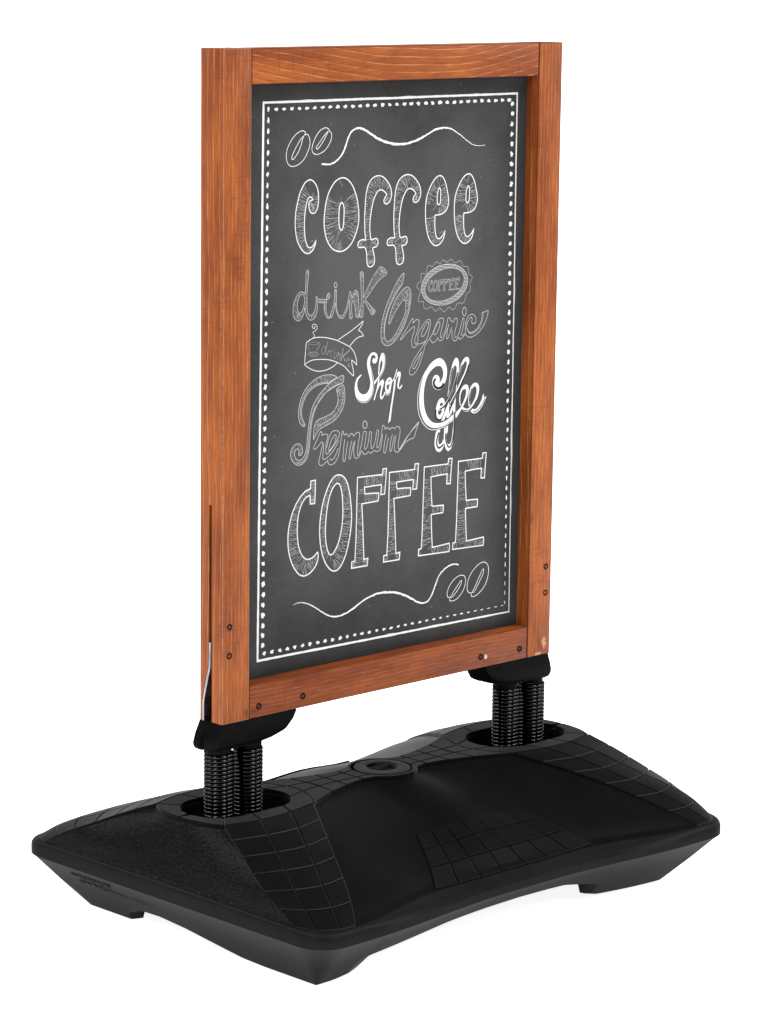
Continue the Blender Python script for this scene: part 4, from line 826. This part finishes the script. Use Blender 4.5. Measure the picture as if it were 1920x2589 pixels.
[11,0,1.7,0,1,2,0,[-1230,3728,-1282,3695,-1361,3658,-1414,3677,-1427,3723,-1406,3799,-1373,3912,-1347,4000,-1374,4022,-1426,3982,-1487,3931,-1531,3929,-1540,3955,-1479,4053,-1428,4138,-1393,4186,-1361,4163,-1366,4125,-1305,4138,-1256,4126,-1243,4093,-1268,4018,-1285,3916,-1266,3823,-1178,3878,-1091,3960,-1021,4057,-995,4106,-1023,4155,-1094,4171,-1164,4150,-1216,4077,-1250,3990,-1267,3914],[]],
[11,0,1.7,1,1,2,0,[-1093,4103,-1163,4033,-1206,3946,-1214,3869,-1144,3927,-1083,4011,-1066,4088],[]],
[11,0,1.7,0,1,2,0,[-1330,3998,-1337,3869,-1345,3766,-1300,3749,-1213,3791,-1090,3895,-1012,4017],[]],
[11,0,1.7,0,1,2,0,[-1238,3716,-1229,3676,-1176,3648,-1087,3674,-1018,3770,-984,3897,-959,4025,-937,4146,-916,4131,-897,4083,-844,4097,-799,4047,-755,4088,-710,4077,-691,4043,-629,4095,-575,4083,-566,4036,-591,3921,-607,3818,-606,3739,-571,3749,-545,3838,-511,3965,-485,4081,-449,4090,-422,4074,-438,3958,-464,3829,-418,3824,-375,3925,-350,4067,-323,4071,-308,4036,-320,3919,-310,3813,-265,3834,-221,3948,-196,4077,-163,4081,-155,4047,-184,3905,-192,3814,-146,3822,-112,3924,-86,4053,-70,4150,-24,4119,-14,4085,41,4104,87,4069,142,4096,188,4072,242,4099,298,4080,314,4012,292,3895,276,3764,304,3735,359,3796,449,3892,595,4024,724,4124,670,4003,626,3888,542,3870,432,3828,341,3744,268,3692,203,3719,193,3800,209,3904,226,3968],[]],
[11,0,1.7,0,1,2,0,[-1195,3750,-1159,3720,-1089,3765,-1019,3888],[]],
[11,0,1.7,0,1,2,0,[-879,4016,-904,3889,-915,3694,-874,3683,-849,3818,-816,3971],[]],
[11,0,1.7,0,1,2,0,[-735,3975,-769,3848,-789,3713,-758,3703,-724,3817,-690,3945],[]],
[11,0,1.7,0,1,2,0,[-663,3968,-688,3827,-669,3720,-615,3690,-552,3734,-517,3795,-471,3738,-408,3738,-372,3767,-317,3735,-246,3773,-191,3748,-118,3780,-92,3869,-67,4012],[]],
[11,0,1.7,0,1,2,0,[15,4003,-20,3888,-39,3731,2,3714,27,3817,62,3946],[]],
[11,0,1.7,0,1,2,0,[143,3990,109,3875,93,3737,129,3733,155,3843,190,3959],[]],
[11,0,1.7,0,1,2,0,[706,4093,540,3976,413,3843,305,3722],[]],
[11,0,2.2,1,1,0,0,[-410,4193,-413,4172,-422,4154,-437,4143,-454,4140,-471,4146,-486,4160,-496,4180,-500,4202,-497,4224,-487,4242,-473,4253,-456,4256,-438,4250,-423,4236,-413,4216],[]],
[12,0,3.5,1,2,1,0,[-1592,3441,-1494,3446,-1497,3269,-1506,3085,-1599,3088,-1606,3220,-1678,3205,-1750,3144,-1811,3044,-1851,2918,-1865,2781,-1864,2635,-1847,2502,-1810,2389,-1752,2296,-1679,2240,-1616,2232,-1544,2246,-1481,2284,-1440,2318,-1424,2269,-1433,2192,-1479,2105,-1562,2031,-1656,1989,-1739,1985,-1812,2014,-1895,2091,-1968,2201,-2021,2331,-2053,2474,-2059,2598,-2050,2735,-2015,2869,-1965,3001,-1894,3123,-1802,3227,-1700,3300,-1596,3325],[]],
[13,0,3.6,1,1,1,0,[-1002,3472,-1086,3462,-1169,3394,-1241,3286,-1313,3132,-1363,2960,-1393,2785,-1399,2608,-1384,2450,-1351,2306,-1302,2183,-1238,2081,-1163,2008,-1089,1975,-1004,1987,-920,2062,-837,2208,-776,2396,-736,2587,-722,2789,-741,3010,-781,3217,-842,3364,-917,3443],[[-1021,3342,-1084,3322,-1147,3252,-1198,3149,-1238,3007,-1263,2854,-1277,2693,-1275,2545,-1258,2419,-1225,2313,-1182,2249,-1124,2245,-1061,2308,-999,2409,-958,2529,-923,2688,-909,2866,-917,3046,-935,3188,-973,3302]]],
[13,0,3.6,1,1,0,0,[-1021,3342,-1084,3322,-1147,3252,-1198,3149,-1238,3007,-1263,2854,-1277,2693,-1275,2545,-1258,2419,-1225,2313,-1182,2249,-1124,2245,-1061,2308,-999,2409,-958,2529,-923,2688,-909,2866,-917,3046,-935,3188,-973,3302],[]],
[14,0,3.5,1,0,1,0,[-601,3386,-59,3373,-49,3461,27,3459,13,3271,-7,3058,-94,3059,-80,3214,-248,3216,-449,3214,-436,3108,-292,3102,-141,3090,-135,3035,-151,2965,-503,2960,-489,2807,-467,2468,-444,2072,-357,2082,-371,1965,-713,1968,-705,2070,-640,2070,-621,2403,-611,2906],[]],
[15,0,3.5,1,0,1,0,[92,3388,645,3375,656,3463,733,3460,719,3273,699,3060,610,3062,625,3216,453,3218,247,3217,261,3110,408,3104,562,3093,569,3037,553,2968,193,2963,208,2811,231,2472,256,2077,344,2087,331,1970,-18,1974,-11,2075,56,2075,74,2407,83,2909],[]],
[16,0,3.5,1,0,1,0,[864,3389,1399,3382,1414,3466,1491,3462,1472,3248,1459,3058,1376,3063,1385,3220,1221,3222,1018,3215,1028,2991,1051,2735,1162,2733,1308,2725,1309,2675,1299,2605,1036,2608,1047,2365,1071,2070,1246,2077,1457,2088,1464,2020,1454,1954,759,1973,763,2077,821,2082,838,2391,851,2887],[]],
[17,0,3.5,1,0,1,0,[1639,3396,2186,3388,2201,3472,2279,3468,2261,3253,2248,3063,2164,3068,2172,3226,2005,3228,1797,3221,1808,2996,1832,2739,1945,2737,2095,2729,2096,2679,2086,2609,1817,2612,1829,2369,1854,2073,2033,2080,2249,2090,2257,2022,2246,1956,1536,1976,1540,2080,1599,2085,1615,2395,1627,2892],[]],
[18,2,[4.7,4.3,4.0,4.3,4.7,4.0,4.3,5.0,5.3,5.7,6.0,6.0,6.0,5.3,5.3,5.0,4.7,4.7,3.3,2.3,2.0,1.7,1.3,1.0],0,1,0,0,[-1422,8253,-1286,8237,-1150,8265,-1014,8359,-933,8484,-866,8630,-785,8726,-647,8761,-494,8717,-325,8627,-155,8556,14,8510,213,8487,413,8496,641,8548,842,8622,1015,8687,1189,8708,1336,8687,1515,8610,1695,8501,1845,8424,1995,8398,2130,8409],[]],
[19,2,[0.7,1.3,2.3,2.6,2.9,2.9,3.6,3.9,3.9,4.6,4.6,4.2,4.9,5.2,5.6,5.6,5.6,4.9,4.6,4.2,4.2,4.2,3.9,3.6,3.6,3.9,3.9],0,1,0,0,[-1943,1563,-1863,1576,-1741,1569,-1605,1521,-1468,1449,-1331,1364,-1193,1289,-1068,1250,-916,1253,-750,1290,-583,1359,-416,1428,-219,1477,-49,1487,150,1467,323,1428,497,1362,672,1269,819,1202,950,1194,1052,1264,1137,1410,1221,1567,1337,1667,1484,1726,1602,1727,1677,1707],[]],
[20,0,1.7,0,1,0,0,[-1777,8700,-1751,8729,-1818,8760,-1938,8716,-2043,8622,-2122,8498,-2142,8383,-2107,8284,-2026,8238,-1907,8256,-1787,8330,-1694,8463,-1660,8579,-1683,8668,-1723,8704,-1790,8681,-1857,8625,-1949,8512,-2028,8378,-2001,8342,-1908,8432,-1842,8547,-1816,8624,-1777,8691],[]],
[21,0,1.7,0,1,0,0,[-1292,8733,-1265,8752,-1333,8789,-1441,8758,-1535,8673,-1601,8558,-1619,8460,-1559,8403,-1464,8405,-1343,8460,-1249,8565,-1215,8662,-1237,8721,-1292,8733,-1386,8658,-1466,8572,-1533,8500,-1500,8479,-1412,8561,-1345,8647,-1292,8723],[]],
[22,0,1.7,0,1,0,0,[1510,1199,1442,1209,1428,1285,1477,1384,1578,1476,1696,1524,1801,1514,1848,1450,1835,1345,1763,1228,1646,1148,1542,1131,1482,1161,1554,1257,1656,1360,1743,1437,1753,1399,1686,1313,1584,1221,1511,1184],[]],
[23,0,1.7,0,1,0,0,[2019,1203,1928,1215,1887,1296,1923,1451,2025,1575,2173,1662,2294,1668,2372,1593,2376,1453,2319,1311,2215,1207,2066,1136,1981,1165,2062,1282,2164,1439,2237,1547,2267,1554,2254,1481,2181,1373,2093,1257,2034,1196],[]],
[24,0,1.75,0,1,0,0,[-1736,5241,-1732,5328,-1717,5481,-1705,5573,-1668,5594,-1592,5625,-1491,5637,-1390,5631,-1288,5617,-1168,5588,-1065,5558,-936,5504,-806,5443,-736,5388,-683,5314,-656,5236,-642,5141],[]],
[24,0,1.75,0,1,0,0,[-642,5141,-699,5196,-753,5232],[]],
[24,0,1.75,0,1,0,0,[-753,5232,-741,5149,-714,5065,-704,4979],[]],
[24,0,1.75,0,1,0,0,[-704,4979,-766,5019,-844,5089,-905,5145,-992,5190,-1061,5221,-1164,5257,-1284,5284,-1403,5296,-1530,5301,-1614,5293,-1681,5271,-1736,5241],[]],
[24,0,1.75,0,1,0,0,[-1736,5238,-1672,5198,-1587,5154,-1486,5124,-1401,5116,-1299,5122,-1197,5145,-1112,5178,-1057,5214],[]],
[24,0,1.75,0,1,0,0,[-1048,5560,-937,5611,-809,5663,-655,5739,-513,5815],[]],
[24,0,1.75,0,1,0,0,[-513,5815,-542,5755,-615,5680],[]],
[24,0,1.75,0,1,0,0,[-615,5680,-549,5642,-505,5582],[]],
[24,0,1.75,0,1,0,0,[-505,5582,-574,5579,-652,5556,-720,5512,-797,5449],[]],
[24,0,1.2,0,1,0,0,[-1571,5639,-1538,5655,-1547,5684,-1572,5711,-1556,5731,-1514,5743,-1484,5772,-1489,5809,-1519,5836,-1557,5845,-1584,5829,-1582,5798,-1552,5777,-1527,5790,-1535,5807,-1552,5799],[]],
[24,0,1.0,1,1,0,2,[-1450,5550,-1456,5543,-1475,5538,-1504,5534,-1539,5533,-1576,5534,-1612,5538,-1640,5544,-1659,5550,-1666,5557,-1659,5564,-1641,5569,-1612,5572,-1577,5574,-1539,5572,-1504,5569,-1475,5563,-1456,5557],[]],
[24,0,1.2,0,1,0,2,[-1669,5551,-1663,5501,-1645,5450,-1620,5417,-1573,5398,-1523,5409,-1489,5444,-1464,5491,-1456,5534],[]],
[24,0,1.2,0,1,0,2,[-1457,5556,-1423,5544,-1426,5507,-1447,5471,-1464,5466],[]],
[24,0,1.0,1,1,0,2,[-1450,5381,-1457,5370,-1476,5361,-1505,5355,-1541,5353,-1579,5355,-1615,5361,-1644,5370,-1663,5381,-1670,5393,-1663,5405,-1645,5414,-1615,5420,-1580,5422,-1542,5420,-1506,5414,-1476,5405,-1457,5393],[]],
[24,0,1.0,1,1,0,2,[-1472,5392,-1477,5384,-1491,5377,-1514,5372,-1541,5370,-1571,5371,-1598,5376,-1621,5383,-1635,5391,-1641,5400,-1636,5409,-1621,5416,-1599,5421,-1571,5423,-1542,5421,-1514,5417,-1492,5410,-1477,5402],[]],
[24,0,1.5,0,1,0,2,[-1303,5484,-1362,5477,-1387,5429,-1378,5378,-1344,5376,-1311,5423,-1295,5483],[]],
[24,0,1.5,0,1,0,2,[-1257,5568,-1286,5483,-1298,5409,-1285,5358,-1259,5368,-1243,5417],[]],
[24,0,1.3,0,1,0,2,[-1243,5417,-1200,5395,-1204,5345,-1190,5313,-1173,5311],[]],
[24,0,1.2,0,1,0,2,[-1243,5420,-1191,5403,-1149,5419],[]],
[24,0,1.6,0,1,0,2,[-1115,5444,-1111,5431],[]],
[24,0,1.5,0,1,0,2,[-1106,5393,-1127,5332,-1135,5296,-1113,5281,-1079,5316,-1046,5376,-1041,5331,-1057,5258],[]],
[24,0,2.2,0,1,0,2,[-1049,5326,-1011,5354,-998,5322,-1005,5241],[]],
[24,0,2.6,0,1,0,2,[-939,5429,-951,5355,-975,5232],[]],
[24,0,3.2,0,1,0,2,[-792,5392,-874,5342,-946,5305],[]],
[24,0,2.4,0,1,0,2,[-942,5311,-907,5251,-902,5220],[]],
[24,0,1.1,1,1,0,2,[-799,5252,-800,5240,-811,5229,-829,5221,-849,5220,-867,5224,-876,5233,-876,5245,-865,5256,-847,5263,-826,5265,-809,5261],[]],
[24,0,1.1,0,1,0,2,[-868,5232,-808,5252],[]],
[24,0,1.1,1,1,0,2,[-786,5147,-793,5136,-804,5130,-817,5131,-828,5138,-835,5150,-835,5164,-828,5175,-817,5181,-804,5180,-793,5172,-786,5160],[]],
[24,0,1.1,0,1,0,2,[-824,5175,-797,5135],[]]]
CORN = [[-2602, 9195], [2844, 9197], [2884, 763], [-2671, 795], [-2505, 9091], [2662, 9100], [2734, 9037], [2720, 889], [2779, 933], [-2536, 894], [-2570, 1016]]
rng = random.Random(11)
UNIT = 1e-4
PX = 6.3            # print units per traced pixel
layers = {}
lay = [0]
def lift():
    lay[0] = (lay[0]+1) % 37; return YB-.00012-lay[0]*.000006
class Ink:
    def __init__(s): s.v = []; s.f = []; s.m = []
    def ribbon(s, pts, w, closed=False, mat=0, y=None, taper=0):
        y = lift() if y is None else y
        if mat == 1: y -= .00030
        p = [np.array(q, float) for q in pts]; n = len(p)
        if n < 2: return
        ws = w if isinstance(w, list) else [w]*n
        o = len(s.v)
        for i in range(n):
            a = p[i-1] if (i or closed) else p[i]; c = p[(i+1) % n] if (i < n-1 or closed) else p[i]
            e1 = p[i]-a; e2 = c-p[i]
            l1, l2 = np.linalg.norm(e1), np.linalg.norm(e2)
            e1 = e1/l1 if l1 > 1e-9 else e2/max(l2, 1e-9); e2 = e2/l2 if l2 > 1e-9 else e1
            n1 = np.array((-e1[1], e1[0])); n2 = np.array((-e2[1], e2[0])); m = n1+n2; q = m@m
            m = m/q*2 if q > .55 else m/max(math.sqrt(q), .2)*1.25 if q > .05 else n1
            h = ws[i]/2
            for sg in (1, -1):
                t = p[i]+m*h*sg; s.v.append(W3(t[0]*UNIT, y, t[1]*UNIT))
        for i in range(n if closed else n-1):
            a, b = o+2*i, o+2*((i+1) % n); s.f.append((a, b, b+1, a+1)); s.m.append(mat)
    def fill(s, pts, holes=(), mat=0):
        y = lift(); vs = [Vector(q) for q in pts]; ed = [(i, (i+1) % len(vs)) for i in range(len(vs))]
        for h in holes:
            o = len(vs); vs += [Vector(q) for q in h]; ed += [(o+i, o+(i+1) % len(h)) for i in range(len(h))]
        v2, _, f2, *_ = delaunay_2d_cdt(vs, ed, [], 0, 1e-3)
        o = len(s.v); s.v += [W3(q.x*UNIT, y, q.y*UNIT) for q in v2]
        polys = [pts]+list(holes)
        for f in f2:
            c = sum((v2[i] for i in f), Vector((0, 0)))/len(f)
            if inside(c, polys): s.f.append(tuple(o+i for i in f)); s.m.append(mat)
    def build(s, name, label=None, kind=None):
        bm = bmesh.new(); vv = [bm.verts.new(v) for v in s.v]
        for f, m in zip(s.f, s.m):
            try: fc = bm.faces.new([vv[i] for i in f])
            except ValueError: continue
            fc.material_index = m
            fc.normal_update()
            if fc.normal.y > 0: fc.normal_flip()
        return obj(name, bm_mesh(name, bm, [M['ink0'], M['ink1'], M['ink2'], M['hatch']], recalc=False), poster, label, kind)
def inside(c, polys):
    r = False
    for p in polys:
        n = len(p)
        for i in range(n):
            x1, y1 = p[i]; x2, y2 = p[(i+1) % n]
            if (y1 > c[1]) != (y2 > c[1]) and c[0] < (x2-x1)*(c[1]-y1)/(y2-y1)+x1: r = not r
    return r
def cast(p, d, polys, skip=4.0):
    """distance from p along d to the nearest outline"""
    best = 1e9
    for q in polys:
        A = np.array(q); B = np.roll(A, -1, 0); e = B-A
        den = d[0]*e[:, 1]-d[1]*e[:, 0]; den[np.abs(den) < 1e-9] = 1e-9
        w = A-p; t = (w[:, 0]*e[:, 1]-w[:, 1]*e[:, 0])/den; u = (w[:, 0]*d[1]-w[:, 1]*d[0])/den
        ok = (t > skip) & (u >= 0) & (u <= 1)
        if ok.any(): best = min(best, t[ok].min())
    return best
def hatch(I, polys, sp, w, big):
    """short curved strokes from the outlines into the letter's body"""
    for k, q in enumerate(polys):
        n = len(q); A = [np.array(v, float) for v in q]
        area2 = sum(A[i][0]*A[(i+1) % n][1]-A[(i+1) % n][0]*A[i][1] for i in range(n))
        sgn = 1 if area2 > 0 else -1
        if k: sgn = -sgn
        acc = 0
        for i in range(n):
            a, b = A[i], A[(i+1) % n]; L = np.linalg.norm(b-a)
            if L < 1e-6: continue
            t = (b-a)/L; nr = np.array((-t[1], t[0]))*sgn
            while acc < L:
                p = a+t*acc; d = nr+t*rng.uniform(-.09, .09); d /= np.linalg.norm(d)
                r = cast(p, d, polys)
                if r < 400:
                    mx = min(r-4, big); ln = mx*rng.uniform(.25, .8); st = rng.uniform(2, 6) if rng.random() < .7 else mx*rng.uniform(.1, .4)
                    if ln > st+5:
                        bend = t*rng.uniform(-.12, .12)*ln
                        I.ribbon([p+d*st, p+d*(st+ln)/2+bend, p+d*ln], [w, w*.9, w*.45], mat=3)
                acc += sp*rng.uniform(.55, 1.45)
            acc -= L
def ticks(I, pts, sp, ln, w):
    A = [np.array(v, float) for v in pts]; acc = 0
    for a, b in zip(A, A[1:]):
        L = np.linalg.norm(b-a)
        if L < 1e-6: continue
        t = (b-a)/L; nr = np.array((-t[1], t[0]))
        while acc < L:
            p = a+t*acc; s = rng.choice((-1, 1)); d = nr*s+t*rng.uniform(-.3, .3)
            I.ribbon([p, p+d*ln*rng.uniform(.5, 1.2)], [w, w*.5], mat=3); acc += sp*rng.uniform(.6, 1.4)
        acc -= L
def pairs(f): return [(f[i], f[i+1]) for i in range(0, len(f), 2)]
GROUPS = ['letter c', 'letter o', 'letter f', 'letter f 2', 'letter e', 'letter e 2', 'word drink', 'word Organic', 'badge', 'word Shop', 'word Coffee', 'word Premium', 'letter C', 'letter O', 'letter F', 'letter F 2', 'letter E', 'letter E 2', 'flourish', 'flourish 2', 'bean', 'bean 2', 'bean 3', 'bean 4', 'ribbon']
inks = {}
for g, kind, w, closed, smooth, h, colr, pts, holes in ART:
    g = GROUPS[g]; kind = 'SFV'[kind]
    I = inks.setdefault(g, Ink()); p = pairs(pts); hs = [pairs(q) for q in holes]
    if kind == 'V':
        q = catmull([(*a, b) for a, b in zip(p, w)], 7)
        q = [v+np.array((rng.uniform(-4, 4), rng.uniform(-4, 4), 0)) for v in q]; wd = [max(.4, v[2])*PX*rng.uniform(.68, 1.16) for v in q]; wd[0] *= .5; wd[-1] *= .4
        I.ribbon([v[:2] for v in q], wd); continue
    if smooth == 1: q = catmull(p, 4 if len(p) < 60 else 3, bool(closed)); hs = [catmull(k, 3, True) for k in hs]
    elif smooth == 2: q = [np.array(v, float) for v in p[:6]]+catmull(p[5:36], 3)[1:]+[np.array(v, float) for v in p[36:]]
    else: q = p
    if g in ('word drink', 'word Organic', 'word Premium', 'badge'): w *= .78; colr = 3
    elif g.startswith('letter'): w *= .86
    q = [tuple(v) for v in q]; hs = [[tuple(v) for v in k] for k in hs]
    if kind == 'F': I.fill(q, hs, colr)
    else:
        if colr == 1: w *= 2.1
        if h == 1: hatch(I, [q]+hs, 27 if g.startswith('letter') else 18, .66*PX if g.startswith('letter') else .46*PX, 260)
        elif h == 2: ticks(I, q, 17, 13, .4*PX)
        jit = [w*PX*rng.uniform(.93, 1.07) for _ in q] if w > 1.2 else w*PX
        I.ribbon(q, jit, bool(closed), colr)
NM = {'letter': 'letter', 'word': 'lettering', 'badge': 'badge_print', 'flourish': 'flourish_print', 'bean': 'coffee_bean_print', 'ribbon': 'ribbon_print'}
LB = {'letter c': 'outlined hatched lower case c', 'letter o': 'outlined hatched lower case o', 'letter f': 'first outlined hatched lower case f', 'letter f 2': 'second outlined hatched lower case f',
      'letter e': 'first outlined hatched lower case e', 'letter e 2': 'last outlined hatched lower case e', 'word drink': 'thin hatched word drink', 'word Organic': 'thin hatched word Organic',
      'badge': 'oval scalloped badge reading COFFEE', 'word Shop': 'solid white script word Shop', 'word Coffee': 'solid white script word Coffee with black shading', 'word Premium': 'thin hatched word Premium',
      'letter C': 'tall outlined capital C', 'letter O': 'tall outlined capital O', 'letter F': 'tall outlined capital F, first of two', 'letter F 2': 'tall outlined capital F, second of two',
      'letter E': 'tall outlined capital E, first of two', 'letter E 2': 'tall outlined capital E at the end', 'flourish': 'wavy white chalk line above the lettering', 'flourish 2': 'wavy white chalk line below the lettering',
      'bean': 'larger upper coffee bean outline', 'bean 2': 'smaller upper coffee bean outline', 'bean 3': 'smaller lower coffee bean outline', 'bean 4': 'larger lower coffee bean outline',
      'ribbon': 'ribbon banner with a steaming cup and the word drink'}
for g, I in inks.items(): I.build(NM[g.split()[0]], LB[g])
# border: rough ruled lines and the dotted line inside them
K = {k: np.array(v, float) for k, v in zip(('TL', 'TR', 'BR', 'BL', 'tl', 'tr1', 'tr2', 'br1', 'br2', 'bl1', 'bl2'), CORN)}
def rough(a, b, wf, n=90, amp=2.0):
    off = 0; pts = []; ws = []
    d = (b-a)/np.linalg.norm(b-a); a = a-d*15; b = b+d*15; nr = np.array((-d[1], d[0]))
    for i in range(n+1):
        t = i/n; off = off*.9+rng.uniform(-1, 1)*amp*.45; env = min(1, t*8, (1-t)*8)
        pts.append(a+(b-a)*t+nr*off*env); ws.append(max(2, wf(t)*rng.uniform(.86, 1.12)))
    return pts, ws
for a, b, wf in (('TL','TR',lambda t: 36-6*abs(t-.4)), ('TR','BR',lambda t: 27-9*t), ('BL','BR',lambda t: 36-6*t if t < .9 else 30-90*(t-.9)), ('TL','BL',lambda t: 40)):
    I = Ink(); p, ws = rough(K[a], K[b], wf); I.ribbon(p, ws)
    for _ in range(5 if a != 'TL' or b != 'BL' else 2):      # stray brush streaks along the line
        t0 = rng.uniform(.05, .85); L = rng.uniform(.03, .09); d = K[b]-K[a]; nr = np.array((-d[1], d[0]))/np.linalg.norm(d)*rng.choice((-1, 1))*rng.uniform(17, 23)
        I.ribbon([K[a]+d*t0+nr*.7, K[a]+d*(t0+L*.5)+nr, K[a]+d*(t0+L)+nr*.8], [1, 6, 1])
    I.build('border_line')
I = Ink()
def dot(c, w, h, vert):
    n = 13; r = []
    for i in range(n):
        a = 2*math.pi*i/n; k = 1+rng.uniform(-.34, .34)
        r.append((c[0]+w/2*k*math.cos(a), c[1]+h/2*k*math.sin(a)))
    I.fill(r)
def row(a, b, n, wf, i0=0):
    for i in range(i0, n):
        t = i/(n-1); w, h = wf(t); dot(K[a]+(K[b]-K[a])*t, w, h, 0)
row('tl', 'tr1', 34, lambda t: (74+10*t, 46+10*t), 1)
row('tl', 'bl2', 52, lambda t: (40+32*t**.8, 84-6*t))
row('bl1', 'br1', 34, lambda t: (72-2*t, 62-50*t**1.3))
row('tr2', 'br2', 52, lambda t: (62*(1-t**1.6)+14, 74+4*t))
I.build('border_dots', 'dotted chalk line inside the ruled border', 'stuff')
